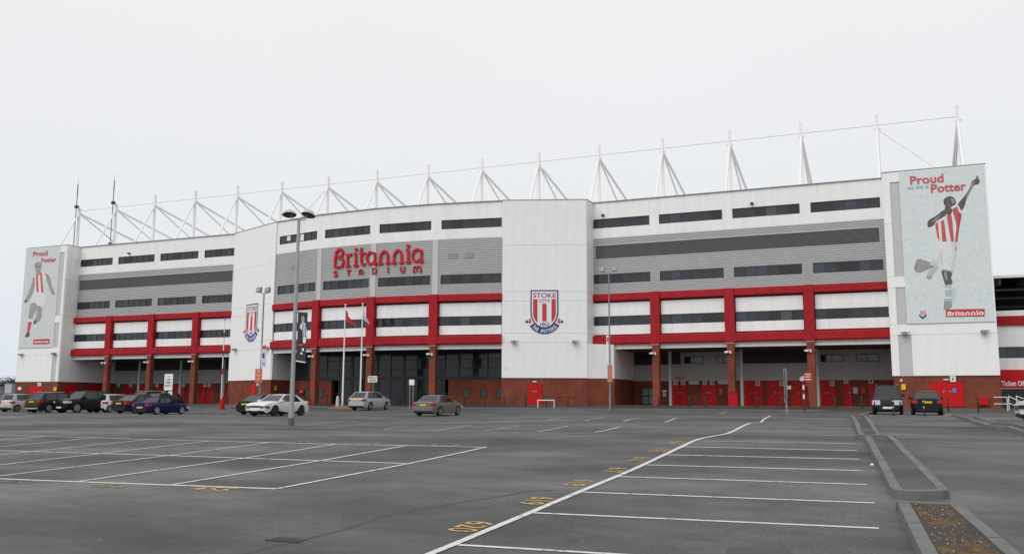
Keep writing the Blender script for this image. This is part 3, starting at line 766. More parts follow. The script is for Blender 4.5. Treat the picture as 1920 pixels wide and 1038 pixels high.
# central entrance: glass wall set back under the curved front
VC = 88.0
fe = Fr((-66.05, VC), (-36.85, VC))
wall_top = FAB
wall_box(fe, 0, fe.L, wall_top, wall_top + .5, 'entrance_head', M_DARK, -.3, 0)
sL, sR = px_s(fe, 624), px_s(fe, 843)
mull = MB(); cols = []
x = 0.0
n_ = 17
for i in range(n_ + 1):
    x = fe.L * i / n_
    wdt = .16 if i in (5, 7, 9, 13) else .05
    mull.fbox(fe, max(0, x - wdt), min(fe.L, x + wdt), -.17, wall_top, -.08, .07)
for z in (2.62, 2.80, 3.75, 4.75, 5.45): mull.fbox(fe, 0, fe.L, z - (.09 if z < 2.9 else .035), z + (.09 if z < 2.9 else .035), -.07, .06)
for z in (1.05,): mull.fbox(fe, sL, sR, z - .03, z + .03, -.07, .055)
glz = build(mull, 'entrance_glazing', M_BLACK, st)
for i in range(n_):
    a, b = fe.L * i / n_, fe.L * (i + 1) / n_
    for z0, z1 in ((-.17, 1.05), (1.05, 2.55), (2.85, 3.75), (3.75, 4.75), (4.75, 5.45)):
        if z1 < 2.6 and not (a > sL - .5 and b < sR + .5): continue
        p = fe.P((a + b) / 2, (z0 + z1) / 2, random.uniform(-.02, .0))
        o = link('pane', pane_mesh(b - a - .08, z1 - z0 - .05), glz, Vector(p) - OFF[glz.name], (random.uniform(-.008, .008), 0, random.uniform(-.02, .02)))
        o.material_slots[0].link = 'OBJECT'; o.material_slots[0].material = M_GLASS2
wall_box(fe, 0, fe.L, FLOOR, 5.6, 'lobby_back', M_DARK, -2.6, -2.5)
for a, b in ((0, sL), (sR, fe.L)):
    wall_box(fe, a, b, FLOOR, 2.5, 'brick_wall', M_BRICKC, -.2, .35)
for px in (559, 575, 602, 874, 906, 937):
    s_ = fe.hit(px, 733, .35)[0]
    window(fe, s_ - .36, s_ + .36, .55, 1.42, 1, d=.36, fw=.06)
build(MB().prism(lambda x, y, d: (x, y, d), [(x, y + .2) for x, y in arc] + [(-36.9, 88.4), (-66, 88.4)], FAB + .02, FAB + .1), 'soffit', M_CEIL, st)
# small ceiling lights glimpsed behind the entrance glass, unlit fittings
# doors and fittings on the brick bases
s0, s1 = FCR.hit(990.5, 740)[0], FCR.hit(1015, 740)[0]
red_door(FCR, s0, s1, 1.95)
wall_box(FCR, FCR.hit(1034, 740)[0], FCR.hit(1079, 740)[0], .65, 1.95, 'bricked_panel', M_BRICKC, -.02, .035)
wall_box(FCR, FCR.hit(999, 717)[0], FCR.hit(1006, 717)[0], 2.12, 2.24, 'bulkhead_lamp', M_SIGNW, 0, .12)
s0, s1 = FCL.hit(471, 735)[0], FCL.hit(479, 735)[0]; red_door(FCL, s0, s1, 1.95)
s0, s1 = FTR.hit(1746, 740)[0], FTR.hit(1806, 740)[0]; red_door(FTR, s0, s1, 2.0, base=-.1)
s0, s1 = FTL.hit(56, 735)[0], FTL.hit(80, 735)[0]; red_door(FTL, s0, s1, 1.95)
red_door(FTLs, 1.2, 3.0, 2.2); red_door(FTLs, 5.0, 6.8, 2.2)
def wall_flood(fr, px, py, parent):
    s_, z_ = fr.hit(px, py, .3)
    build(MB().fbox(fr, s_ - .26, s_ + .22, z_ - .12, z_ + .1, .28, .6).fbox(fr, s_ - .05, s_ + .05, z_ - .16, z_ + .16, .09, .3).tube(fr.P(s_ + .22, z_, .35), fr.P(s_ + .42, z_ + .12, .2), .04), 'floodlight', mat('lamp_grey', (.30, .29, .27), .6, var=.3, vscale=9), parent)
for fr, px, py, o in ((FCR, 963, 640, core_r), (FCR, 1077, 640, core_r), (FTR, 1696, 624, tw_r), (FTR, 1845, 621, tw_r), (FTL, 39, 664.5, tw_l), (FTL, 101, 662.5, tw_l), (FCL, 440, 655, core_l), (FCL, 500, 652, core_l)):
    wall_flood(fr, px, py, o)
for px, py, fr in ((1131, 404, fr_r), (1410, 382, fr_r), (243, 475, fr_l)):
    s_, z_ = fr.hit(px, py); build(MB().fbox(fr, s_ - .13, s_ + .13, z_ - .1, z_ + .1, 0, .3), 'camera_box', M_BLACK, st)

# roof deck behind the parapets and the stand roof it carries
rd = MB()
rd.add([(-110, 89.2, 20.7), (8, 89.2, 20.7), (8, 124, 23.8), (-110, 124, 23.8), (-110, 89.2, 20.3), (8, 89.2, 20.3), (8, 124, 23.3), (-110, 124, 23.3)],
       [(0, 1, 2, 3), (7, 6, 5, 4), (0, 4, 5, 1), (1, 5, 6, 2), (2, 6, 7, 3), (3, 7, 4, 0)])
rd.box(-110.4, 8.1, 96.4, 97, FLOOR, 20.9)
rd.prism(lambda x, y, d: (x, y, d), [(-75.4, 88.6), (-66.05, 84.6), (-58.85, 83.1), (-51.5, 82.7), (-44.15, 83.1), (-36.85, 84.3), (-28.6, 87), (-28.6, 90), (-75.4, 90)], 20.55, 20.7)
build(rd, 'roof', mat('roof_sheet', (.45, .45, .45), .6), st)

# masts with their stays
MV, MTOP, MCAB = 95.5, 29.35, 28.2
def roofz(v): return 20.7 + (v - 89.2) * .0891
mast_u = [7.05 - 7.4 * k for k in range(17)]
for k, u in enumerate(mast_u):
    top = MTOP if k < 15 else 28.7
    m_ = build(MB().box(u - .14, u + .14, MV - .14, MV + .14, roofz(MV) - .1, top), 'mast', M_STEEL, st)
    build(MB().box(u - .34, u + .34, MV - .1, MV + .1, MCAB - .42, MCAB - .30), 'mast_collar', M_STEEL, m_)
    for (v1, r_) in ((91.6, .13), (107.4, .10), (117.5, .15)):
        build(MB().tube((u, MV, MCAB - .35), (u, v1, roofz(v1) - .05), r_, n=8), 'stay', M_STEEL, m_, smooth=True)
    if k < 16:
        build(MB().tube((u, MV, MCAB), (mast_u[k + 1], MV, MCAB), .038, n=6), 'tie_cable', M_CABLE, m_)
for a, b in ((6, 5), (1, 0), (10, 11)):
    build(MB().tube((mast_u[a], MV, MCAB - .4), (mast_u[b], MV, roofz(MV)), .07, n=6), 'brace', M_STEEL, st)
M_AERIAL = mat('aerial_purple', (.11, .09, .16), .5)
for k, col_top in ((16, 33.0), (15, 33.0)):
    u = mast_u[k] - (.05 if k == 15 else 0.0)
    a_ = thing('aerial_mast', (u - .25, MV - .4, 20.9), ('dark aerial pole clamped to the outermost roof mast', 'dark aerial pole with pale tip on the second roof mast')[k == 15], 'aerial')
    build(MB().lathe((u - .25, MV - .4, 21.2), (0, 0, 1), [(0, .06), (9.3, .06), (9.5, .08), (11.0, .07), (11.05, .02), (12.0, .012)], 8), 'pole', M_AERIAL, a_, smooth=True)
    build(MB().box(u - .42, u - .05, MV - .6, MV - .2, 22.3, 22.9), 'equipment_box', M_AERIAL, a_)
    build(MB().box(u - .42, u + .08, MV - .6, MV - .25, 28.6, 29.0), 'antenna_panel', M_BLACK, a_)

# ------------------------------------------------------------------ writing on the stadium
def Z7(x, y): return 600 + x / 8.727, 440 + y / 8.727
BR = {  # pen strokes of the big lettering, traced
 'B': [[(236, 528), (240, 400), (258, 285), (300, 238), (345, 240), (368, 285), (350, 342), (285, 372)], [(285, 372), (352, 385), (376, 440), (356, 505), (300, 524), (228, 527)]],
 'r': [[(446, 512), (441, 328)], [(415, 324), (441, 326)], [(445, 350), (470, 325), (512, 318)], [(410, 515), (482, 513)]],
 'i': [[(577, 500), (577, 312)], [(548, 311), (577, 311)], [(540, 505), (612, 502)]],
 't': [[(668, 212), (667, 430), (682, 480), (730, 484)], [(638, 304), (728, 301)]],
 'a': [[(890, 320), (850, 288), (805, 285), (770, 320), (758, 385), (775, 455), (815, 480), (860, 462), (888, 420)], [(888, 290), (888, 475)], [(870, 482), (916, 476)]],
 'n': [[(975, 468), (982, 345), (1012, 285), (1050, 262), (1085, 285), (1102, 345), (1104, 462)], [(942, 472), (1018, 468)], [(1066, 465), (1138, 461)]],
 'n2': [[(1199, 458), (1204, 330), (1236, 272), (1274, 249), (1310, 272), (1328, 330), (1330, 452)], [(1168, 460), (1242, 457)], [(1288, 453), (1358, 449)]],
 'i2': [[(1437, 443), (1437, 246)], [(1398, 246), (1437, 245)], [(1393, 448), (1476, 443)]],
 'a2': [[(1655, 285), (1620, 245), (1570, 236), (1525, 270), (1505, 335), (1520, 405), (1565, 433), (1620, 415), (1652, 370)], [(1652, 245), (1652, 430)], [(1628, 438), (1682, 432)]],
}
DOTS = {'i': (580, 238, 25), 'i2': (1435, 180, 30)}
SM = {'S': [[(268, 605), (245, 593), (220, 605), (222, 628), (262, 640), (268, 662), (245, 678), (215, 668)]], 'T': [[(425, 582), (495, 577)], [(457, 580), (457, 668)]],
      'A': [[(632, 650), (634, 590), (660, 565), (688, 588), (690, 648)], [(634, 620), (690, 616)]], 'D': [[(850, 548), (852, 632)], [(840, 546), (885, 543), (905, 560), (905, 610), (885, 628), (840, 634)]],
      'I': [[(1105, 526), (1105, 622)]], 'U': [[(1312, 517), (1315, 595), (1345, 610), (1372, 592), (1374, 515)]],
      'M': [[(1525, 602), (1528, 530), (1548, 512), (1575, 520), (1580, 600)], [(1580, 540), (1600, 510), (1630, 512), (1640, 530), (1640, 600)], [(1512, 605), (1545, 602)], [(1625, 602), (1655, 598)]]}
sign = thing('stadium_sign', tuple(arc[2]) + (14.0,), 'large red three-dimensional Britannia Stadium lettering on grey curved cladding', 'sign')
def brit_frame(zx): return fr_c[1] if Z7(zx, 0)[0] < 703 else fr_c[2]
def letter(strokes, w, name, dot=None, depth=.2):
    cx = sum(p[0] for s_ in strokes for p in s_) / sum(len(s_) for s_ in strokes)
    fr = brit_frame(cx); mb = MB()
    for j, s_ in enumerate(strokes):
        pts = [fr.hit(*Z7(*p), .2) for p in s_]
        mb.stroke(fr.P, pts, w, .02, depth + .003 * j)
    if dot:
        x, y, r_ = dot; ring = [fr.hit(*Z7(x + r_ * math.cos(t * math.pi / 7), y + r_ * 1.05 * math.sin(t * math.pi / 7)), .2) for t in range(14)]
        mb.prism(fr.P, ring, .02, depth + .002)
    build(mb, 'letter', M_LETTER, sign)
for k, s_ in BR.items(): letter(s_, .25, k, DOTS.get(k))
for k, s_ in SM.items(): letter(s_, .12, k, None, .16)

def logo(fr, rect, d, parent, m):
    """the same script lettering small, inside a photo rectangle"""
    x0, y0, x1, y1 = rect; mb = MB()
    s0 = fr.hit(x0, (y0 + y1) / 2, d)[0]; s1 = fr.hit(x1, (y0 + y1) / 2, d)[0]; zt = fr.hit((x0 + x1) / 2, y0, d)[1]; zl = fr.hit((x0 + x1) / 2, y1, d)[1]
    def cv(x, y):
        # undo the slope of the traced lettering
        yy = y + (x - 236) * .0635
        return s0 + (s1 - s0) * (x - 205) / 1480, zt - (zt - zl) * (yy - 205) / 325
    sc = (s1 - s0) / 1480
    for k, ss in BR.items():
        for j, s_ in enumerate(ss): mb.stroke(fr.P, [cv(*p) for p in s_], 44 * sc, d, d + .004 + .001 * j)
    for x, y, r_ in DOTS.values():
        c_ = cv(x, y); mb.prism(fr.P, [(c_[0] + r_ * sc * math.cos(t * math.pi / 5), c_[1] + r_ * sc * math.sin(t * math.pi / 5)) for t in range(10)], d, d + .004)
    build(mb, 'logo_lettering', m, parent)

def crest(fr, s0, zb, H, label, layers=.02):
    """club crest: local design units are photo-zoom pixels, 775 units tall"""
    k = H / 775
    o = thing('club_crest', fr.P(s0, zb, .1), label, 'crest', 'club crests on the stair towers')
    def pl(x, y, d): return fr.P(s0 + (x - 573) * k, zb + (905 - y) * k, .1 + d)
    def shield(g):
        pts = [(330 - g, 130 - g), (818 + g, 130 - g)]
        pts += [(573 + (245 + g) * math.cos(t * math.pi / 20), 520 + (285 + g) * math.sin(t * math.pi / 20)) for t in range(0, 21)]
        return pts
    def half(pts): return pts
    def P2(x, y, d): return pl(x, y, d)
    def add(pts, d0, d1, name, m): return build(MB().prism(lambda a, b, d: pl(a, -b, d), [(x, -y) for x, y in pts], d0, d1), name, m, o)
    rb = [(573 + 316 * math.cos(R(a)), 604 + 316 * math.sin(R(a))) for a in range(24, 157, 6)] + [(573 + 180 * math.cos(R(a)), 604 + 180 * math.sin(R(a))) for a in range(156, 23, -6)]
    add(rb, 0, .012, 'ribbon_edge', M_PWHITE)
    add(shield(14), .0, .016, 'backing', M_PWHITE)
    add([(573 + 301 * math.cos(R(a)), 604 + 301 * math.sin(R(a))) for a in range(29, 152, 6)] + [(573 + 196 * math.cos(R(a)), 604 + 196 * math.sin(R(a))) for a in range(149, 28, -6)], .016, .026, 'ribbon', M_NAVY)
    add(shield(0), .016, .032, 'shield_border', M_NAVY)
    add(shield(-24), .03, .042, 'shield_field', M_PWHITE)
    def yb(x): 
        c_ = max(-1, min(1, (x - 573) / 205)); return 520 + 245 * math.sin(math.acos(c_))
    for x0, x1, yt, ye in ((375, 452, 290, None), (535, 612, 370, 680), (697, 773, 290, None)):
        if ye: pts = [(x0, yt), (x1, yt), (x1, ye), (x0, ye)]
        else: pts = [(x0, yt), (x1, yt)] + [(x1 + (x0 - x1) * t / 6, yb(x1 + (x0 - x1) * t / 6) - 12) for t in range(7)]
        add(pts, .042, .050, 'stripe', M_PRED)
    for sx in (1, -1):
        f = lambda x: 573 + sx * (x - 573)
        add([(f(800), 690), (f(822), 625), (f(850), 640), (f(835), 670), (f(855), 690), (f(830), 725)], .006, .02, 'ribbon_tail', M_PRED)
        add([(f(850), 690), (f(875), 650), (f(908), 685), (f(880), 720)], .006, .02, 'ribbon_tail', M_NAVY)
    def txt(s_, x0, x1, yt, ybm, m, d=.046, bold=.02):
        build(text_quad(MB(), s_, lambda x, y: pl(x0 + (x1 - x0) * x, ybm + (yt - ybm) * y, d), bold), 'lettering', m, o)
    txt('STOKE', 375, 775, 180, 270, mat('crest_maroon', (.30, .02, .05), .5)); txt('CITY', 470, 678, 292, 350, mat('crest_plum', (.16, .03, .12), .5)); txt('1863', 495, 655, 695, 765, M_NAVY)
    arcmb = MB(); word = 'THE POTTERS'; span = R(104)
    for i, ch in enumerate(word):
        if ch == ' ': continue
        a = R(90) + span / 2 - span * (i + .5) / len(word)
        w = (13 if ch not in 'IE' else 10) * 1.35
        vs, fs, _ = text_geo(ch, .03)
        ca, sa = math.cos(a), math.sin(a)
        pts = []
        for x, y in vs:
            lx, ly = (x - .5) * 2 * w, (.5 - y) * 62       # ly grows outward (down)
            rr = 249 + ly; aa = a - lx / 249
            pts.append(pl(573 + rr * math.cos(aa), 604 + rr * math.sin(aa), .030))
        arcmb.add(pts, fs)
    build(arcmb, 'ribbon_lettering', M_PWHITE, o)
    return o
s_, zt = FCR.hit(1020.7, 543.5, .1); zb = FCR.hit(1020.7, 626.2, .1)[1]
crest(FCR, s_, zb, zt - zb, 'blue-edged striped shield crest on the stair tower above the small red door')
s_, zt = FCL.hit(473.5, 569.5, .1); zb = FCL.hit(473.5, 640.5, .1)[1]
crest(FCL, s_, zb, zt - zb, 'blue-edged striped shield crest on the stair tower behind the slim floodlight post')

# mosaic player banners on the end towers
def curve(p, n=4):
    """smooth closed outline through its points"""
    out = []; m_ = len(p)
    for i in range(m_):
        a, b, c, d = (Vector(p[(i + k) % m_]) for k in (-1, 0, 1, 2))
        for k in range(n):
            t = k / n; q = .5 * ((2 * b) + (c - a) * t + (2 * a - 5 * b + 4 * c - d) * t * t + (3 * b - a - 3 * c + d) * t ** 3); out.append((q.x, q.y))
    return out
def banner(fr, corners, label, tr, polys, texts, box, m_bg):
    s0 = fr.hit(*corners[0], .1)[0]; s1 = fr.hit(*corners[1], .1)[0]; z0, z1 = 7.16, 20.9
    o = thing('player_banner', fr.P((s0 + s1) / 2, z0, .1), label, 'banner')
    build(MB().fbox(fr, s0, s1, z0, z1, .09, .125), 'sheet', m_bg, o)
    build(MB().fbox(fr, s0 - .04, s1 + .04, z0 - .08, z0, .09, .14), 'lower_rail', M_COPING, o)
    for i, (pts, m_) in enumerate(polys):
        q = [fr.hit(*tr(*p), .13) for p in (curve(pts) if len(pts) > 5 else pts)]
        build(MB().prism(fr.P, q, .12, .128 + .0008 * i), 'printed_shape', m_, o)
    for s_, r_, m_, bo in texts:
        a = tr(r_[0], r_[1]); b = tr(r_[2], r_[3])
        build(text_on(MB(), fr, s_, (a[0], a[1], b[0], b[1]), .162, bo), 'lettering', m_, o)
    a, b = tr(box[0], box[1]), tr(box[2], box[3])
    q = [fr.hit(a[0], a[1], .15), fr.hit(b[0], a[1] - 1, .15), fr.hit(b[0], b[1] - 1, .15), fr.hit(a[0], b[1], .15)]
    build(MB().prism(fr.P, q, .12, .158), 'logo_box', M_PRED, o)
    logo(fr, (a[0] + 2, a[1] + 3, b[0] - 2, b[1] - 3.5), .160, o, M_PWHITE)
    return o
SK = mosaic_mat('print_dark', (.085, .072, .066), (.045, .040, .040), (.13, .115, .105), 4.5); SKG = mosaic_mat('print_grey', (.25, .25, .24), (.13, .13, .13), (.36, .36, .35), 4.5)
PR = mosaic_mat('print_red', (.52, .06, .06), (.42, .045, .05), (.56, .12, .11), 4.5); PW = mosaic_mat('print_offwhite', (.70, .71, .70), (.58, .60, .60), (.74, .74, .73), 4.5)
TEAL = mosaic_mat('print_teal', (.36, .47, .49), (.27, .37, .39), (.48, .57, .58), 4.5); PALE = mosaic_mat('print_pale', (.55, .60, .60), (.48, .52, .53), (.6, .63, .63), 4.5)
PRD = mosaic_mat('print_dark_red', (.36, .035, .04), (.28, .03, .035), (.42, .07, .07), 4.5)
FACE = mosaic_mat('print_face', (.30, .285, .275), (.20, .19, .185), (.40, .38, .37), 4.5)
MB_R = mosaic_mat('mosaic_blue', (.66, .71, .71), (.46, .60, .63), (.70, .72, .71), 3.4)
MB_L = mosaic_mat('mosaic_grey', (.62, .64, .65), (.46, .50, .51), (.66, .67, .67), 3.4)
trR = lambda x, y: (1680 + x / 3.35, 310 + y / 3.35)
polyR = [
 ([(248, 365), (270, 340), (312, 320), (335, 285), (340, 262), (380, 242), (395, 280), (412, 300), (405, 345), (395, 400), (382, 487), (270, 482), (255, 440), (238, 440)], PW),
 ([(246, 372), (262, 352), (274, 480), (258, 445)], PR), ([(280, 342), (300, 333), (320, 487), (292, 487)], PR), ([(318, 318), (338, 275), (352, 330), (366, 486), (347, 486)], PR),
 ([(352, 268), (384, 248), (396, 285), (412, 304), (395, 400), (383, 486), (371, 484), (379, 380), (362, 310)], PR),
 ([(268, 487), (384, 487), (377, 560), (358, 667), (289, 657), (272, 585), (226, 612), (246, 560)], PW),
 ([(300, 240), (300, 215), (322, 197), (352, 195), (372, 214), (375, 245), (362, 255), (345, 262), (338, 282), (306, 287), (308, 258)], SK),
 ([(318, 250), (350, 248), (352, 285), (345, 305), (312, 305), (310, 280)], SK),
 ([(385, 275), (392, 238), (440, 180), (468, 132), (478, 100), (500, 84), (511, 62), (519, 84), (527, 100), (516, 119), (490, 126), (466, 168), (442, 215), (425, 268), (404, 284)], SK),
 ([(312, 318), (298, 332), (258, 345), (236, 376), (206, 389), (197, 370), (205, 344), (250, 318), (288, 287), (310, 284)], SK),
 ([(140, 587), (222, 611), (256, 618), (250, 640), (213, 645), (156, 672), (121, 663), (117, 630)], SKG),
 ([(205, 652), (252, 628), (268, 640), (228, 697), (193, 692)], TEAL),
 ([(288, 658), (350, 669), (346, 705), (355, 735), (335, 755), (311, 752), (297, 710)], SK),
 ([(308, 756), (346, 753), (356, 800), (350, 850), (303, 850), (310, 808)], TEAL),
 ([(303, 851), (349, 851), (351, 888), (318, 914), (298, 902)], SKG),
 ([(396, 292), (412, 304), (396, 400), (384, 486), (376, 486), (386, 400)], PRD), ([(344, 264), (378, 244), (386, 256), (352, 276)], PW), ([(378, 240), (398, 262), (413, 300), (404, 304), (388, 272)], PW), ([(262, 347), (300, 322), (316, 318), (313, 334), (276, 354)], PW),
 ([(350, 490), (384, 488), (377, 560), (360, 664), (344, 660), (358, 560)], PALE), ([(270, 565), (284, 520), (294, 560), (292, 640), (280, 600)], PALE), ([(288, 648), (359, 658), (358, 668), (287, 658)], TEAL), ([(374, 508), (381, 508), (377, 536), (371, 536)], PR),
 ([(220, 602), (262, 580), (272, 610), (252, 632), (214, 626)], PALE), ([(138, 600), (198, 616), (190, 632), (150, 640), (130, 622)], FACE), ([(300, 667), (318, 670), (324, 722), (310, 718)], SKG), ([(344, 205), (362, 212), (368, 236), (354, 242), (346, 222)], SKG),
 ([(470, 140), (482, 110), (496, 98), (480, 138), (452, 190), (438, 200)], SKG), ([(225, 352), (262, 322), (290, 300), (270, 326), (232, 358)], SKG), ([(307, 774), (350, 771), (353, 782), (308, 785)], PW), ([(305, 828), (352, 826), (351, 836), (304, 838)], PW),
 ([(358, 770), (372, 768), (376, 840), (360, 860)], PALE), ([(196, 690), (226, 700), (214, 716), (190, 704)], SKG),
 ([(148, 908), (188, 908), (188, 930), (168, 952), (148, 930)], PW), ([(153, 910), (160, 910), (161, 938), (154, 930)], PR), ([(165, 910), (172, 910), (172, 944), (165, 944)], PR), ([(178, 910), (185, 910), (184, 930), (177, 938)], PR),
 ([(148, 934), (168, 952), (188, 934), (190, 944), (168, 962), (146, 944)], M_NAVY),
]
banner(FTR, ((1692.5, 460), (1855, 460)), 'tall pale blue mosaic banner of a dark-haired striped player with raised arm', trR, polyR,
       [('Proud', (88, 60, 298, 114), PR, .022), ('to be a', (70, 122, 205, 146), mat('print_sky', (.30, .50, .56), .6), .02), ('Potter', (218, 110, 440, 165), PR, .022)], (313, 903, 557, 950), MB_R)
trL = lambda x, y: (20 + x / 4.5125, 450 + y / 4.5125)
polyL = [
 ([(186, 318), (200, 300), (222, 284), (245, 270), (275, 268), (302, 278), (330, 303), (310, 322), (280, 342), (277, 400), (278, 447), (204, 442), (198, 400), (196, 362)], PW),
 ([(188, 320), (200, 306), (206, 368), (196, 392)], PR), ([(213, 294), (229, 284), (237, 442), (220, 441)], PR), ([(248, 270), (263, 270), (277, 446), (258, 443)], PR), ([(283, 274), (324, 300), (308, 316)], PR),
 ([(214, 258), (250, 256), (254, 286), (236, 302), (214, 292)], FACE),
 ([(204, 218), (212, 198), (238, 190), (258, 202), (260, 236), (252, 262), (232, 276), (212, 264)], FACE),
 ([(202, 216), (208, 196), (236, 184), (260, 196), (263, 222), (254, 210), (234, 202), (212, 208)], SKG),
 ([(212, 224), (226, 222), (226, 230), (213, 231)], SK), ([(236, 221), (250, 222), (249, 229), (237, 230)], SK), ([(222, 252), (242, 251), (240, 258), (224, 259)], SKG),
 ([(186, 335), (206, 362), (196, 420), (166, 490), (140, 522), (124, 530), (116, 518), (136, 480), (168, 405)], FACE), ([(120, 505), (138, 510), (132, 530), (116, 526)], SK),
 ([(300, 318), (326, 304), (340, 345), (352, 395), (372, 448), (358, 464), (336, 430), (316, 375)], FACE), ([(340, 425), (362, 420), (374, 452), (356, 466)], SKG),
 ([(202, 441), (280, 446), (298, 480), (290, 530), (268, 570), (234, 556), (222, 545), (172, 530), (168, 508), (186, 470)], PW),
 ([(176, 530), (224, 546), (214, 590), (190, 640), (182, 664), (152, 666), (156, 610)], FACE), ([(158, 640), (186, 642), (182, 668), (150, 668)], SKG), ([(148, 690), (180, 690), (168, 742), (158, 778), (138, 778)], PR), ([(150, 666), (182, 666), (180, 690), (148, 690)], PW),
 ([(124, 808), (140, 780), (158, 780), (160, 806), (146, 818), (128, 820)], SK), ([(226, 560), (264, 570), (262, 635), (246, 680), (216, 700), (198, 712), (192, 692), (216, 640)], FACE), ([(200, 680), (222, 672), (216, 700), (196, 714)], SK),
 ([(98, 850), (128, 850), (126, 872), (112, 882), (100, 872)], PALE),
]
banner(FTL, ((42.5, 560), (106, 560)), 'tall grey mosaic banner of a running striped player with lowered arms', trL, polyL,
       [('Proud', (190, 92, 312, 134), PR, .022), ('Potter', (258, 148, 385, 186), PR, .022)], (192, 838, 328, 880), MB_L)

# small signs on the walls
def wall_sign(fr, rect, txt, label, bg=M_SIGNW, fg=M_BLACK, name='number_sign', d=.06, trect=None, group=None):
    x0, y0, x1, y1 = rect
    s0, z1 = fr.hit(x0, y0, d); s1, z0 = fr.hit(x1, y1, d)
    o = thing(name, fr.P((s0 + s1) / 2, z0, d), label, 'sign', group)
    build(MB().fbox(fr, s0, s1, z0, z1, .03, d + .02), 'plate', bg, o)
    if txt:
        t = trect or (x0 + (x1 - x0) * .28, y0 + (y1 - y0) * .2, x1 - (x1 - x0) * .28, y1 - (y1 - y0) * .2)
        build(text_on(MB(), fr, txt, t, d + .026, .03), 'lettering', fg, o)
    return o
PGREY = mat('sign_grey', (.48, .48, .47), .6)
for txt, x, lab in (('7', 1266.8, 'beside the grey column'), ('6', 1280.5, 'next to number 7'), ('5', 1321.3, 'left of number 4'), ('4', 1335.2, 'towards the brick pillar')):
    wall_sign(fb_r, (x - 4.2, 712.5, x + 4.2, 721), txt, 'square grey turnstile sign numbered %s %s' % (txt, lab), PGREY)
for txt, x, y, lab in (('2', 1586.5, 714, 'over a narrow red door near the dark van'), ('1', 1633, 714, 'just behind the dark van')):
    wall_sign(fb_r, (x - 4.6, y - 4.6, x + 4.6, y + 4.6), txt, 'square grey turnstile sign numbered %s %s' % (txt, lab), PGREY)
for i, (txt, x) in enumerate((('B', 1420.5), ('B', 1465.5), ('B', 1560.5))):
    wall_sign(fb_r, (x - 4.5, 714, x + 4.5, 723), txt, ('letter B sign over the double red door beside the grey pipe', 'letter B sign over the double red door behind the slim grey post', 'letter B sign over the double red door right of the brick pillar')[i], PGREY, name='letter_sign')
wall_sign(fb_r, (1511, 714, 1516, 723), '3', 'square grey sign numbered 3 half hidden by the brick pillar', PGREY)
for r_, lab in (((1291.5, 714, 1310.5, 720), 'narrow grey strip sign between turnstile doors 6 and 5'), ((1346.5, 713, 1366, 719.5), 'narrow grey strip sign between door 4 and the pillar')):
    wall_sign(fb_r, r_, '', lab, PGREY, name='strip_sign')
wall_sign(fb_r, (1264.5, 706.5, 1282.5, 710.5), '', 'thin red strip sign above turnstile numbers 7 and 6', M_ORANGE, name='strip_sign')
wall_sign(fb_r, (1242, 731, 1249.5, 734.5), '', 'small white notice above a paper on the brick by the pillar', M_SIGNW, name='notice')
wall_sign(fb_r, (1243, 736, 1249, 743), '', 'pale paper notice below a white strip on the brick', PGREY, name='notice')
wall_sign(fb_r, (1348, 727.5, 1355.5, 738.5), '', 'pinkish red notice on brick beside the fourth turnstile', mat('notice_red', (.45, .06, .07), .6), name='notice')
wall_sign(fb_r, (1599, 725.5, 1608.5, 737), '', 'grey poster on the brick beside turnstile door 2', PGREY, name='notice')
wall_sign(fb_r, (1614, 725.5, 1623, 737), '', 'red poster on the brick next to a grey poster', mat('notice_red2', (.50, .03, .03), .6), name='notice')
wall_sign(FTR, (1781, 704.5, 1792.5, 715), 'A', 'white square sign with letter A above the wide red door', name='letter_sign', d=.1)
wall_sign(FTR, (1769, 709.5, 1779, 712.5), '', 'pale lamp strip beside the letter A sign', mat('lamp_cream', (.6, .55, .42), .5), name='bulkhead_lamp', d=.1)
wall_sign(FTR, (1690, 719.5, 1698.5, 730), '', 'yellow warning notice on white plate on brick by the dark van', M_YELLOW, name='warning_notice', d=.1)
wall_sign(FTR, (1687, 710, 1692.5, 715), '', 'small cream alarm box above a yellow warning notice', mat('alarm_cream', (.55, .48, .28), .6), name='alarm_box', d=.12)
wall_sign(FTR, (1786, 727, 1793, 736), '', 'round-cornered blue notice on the wide red door', mat('notice_blue', (.08, .2, .45), .5), name='notice', d=.1)
wall_sign(FTR, (1833, 744.5, 1854, 758.5), '', 'low red board against the brick by the white railings', M_DOOR, name='notice_board', d=.3)
wall_sign(FTL, (71, 717, 76.7, 723), 'D', 'small white letter sign above red double door behind parked cars', name='letter_sign', d=.1)
wall_sign(FTL, (34, 725, 39.5, 730.5), '', 'white square notice on brick beside the pale kiosk', name='notice', d=.1)
wall_sign(FTL, (101, 725.5, 105.5, 732), '', 'small yellow and white notice on brick above the dark parked cars', M_YELLOW, name='warning_notice', d=.1)
for i, x in enumerate((222, 245, 294, 344, 358.5, 384.5, 392.5)):
    wall_sign(fb_l, (x - 2.6, 719, x + 2.6, 725), '', 'small grey turnstile sign in the undercroft behind the parked cars', PGREY, name='number_sign', group='turnstile signs behind the parked cars')
s_, z_ = FCL.hit(512, 725, .08)
wall_sign(FCLs, (515, 722.5, 518.5, 731), '', 'yellow and white notice on brick side of the stair tower', M_YELLOW, name='warning_notice')
wall_sign(FCR, (946, 686, 949.5, 692.5), '', 'tiny dark-topped white sign low on the white stair tower', M_SIGNW, name='notice', d=.12)

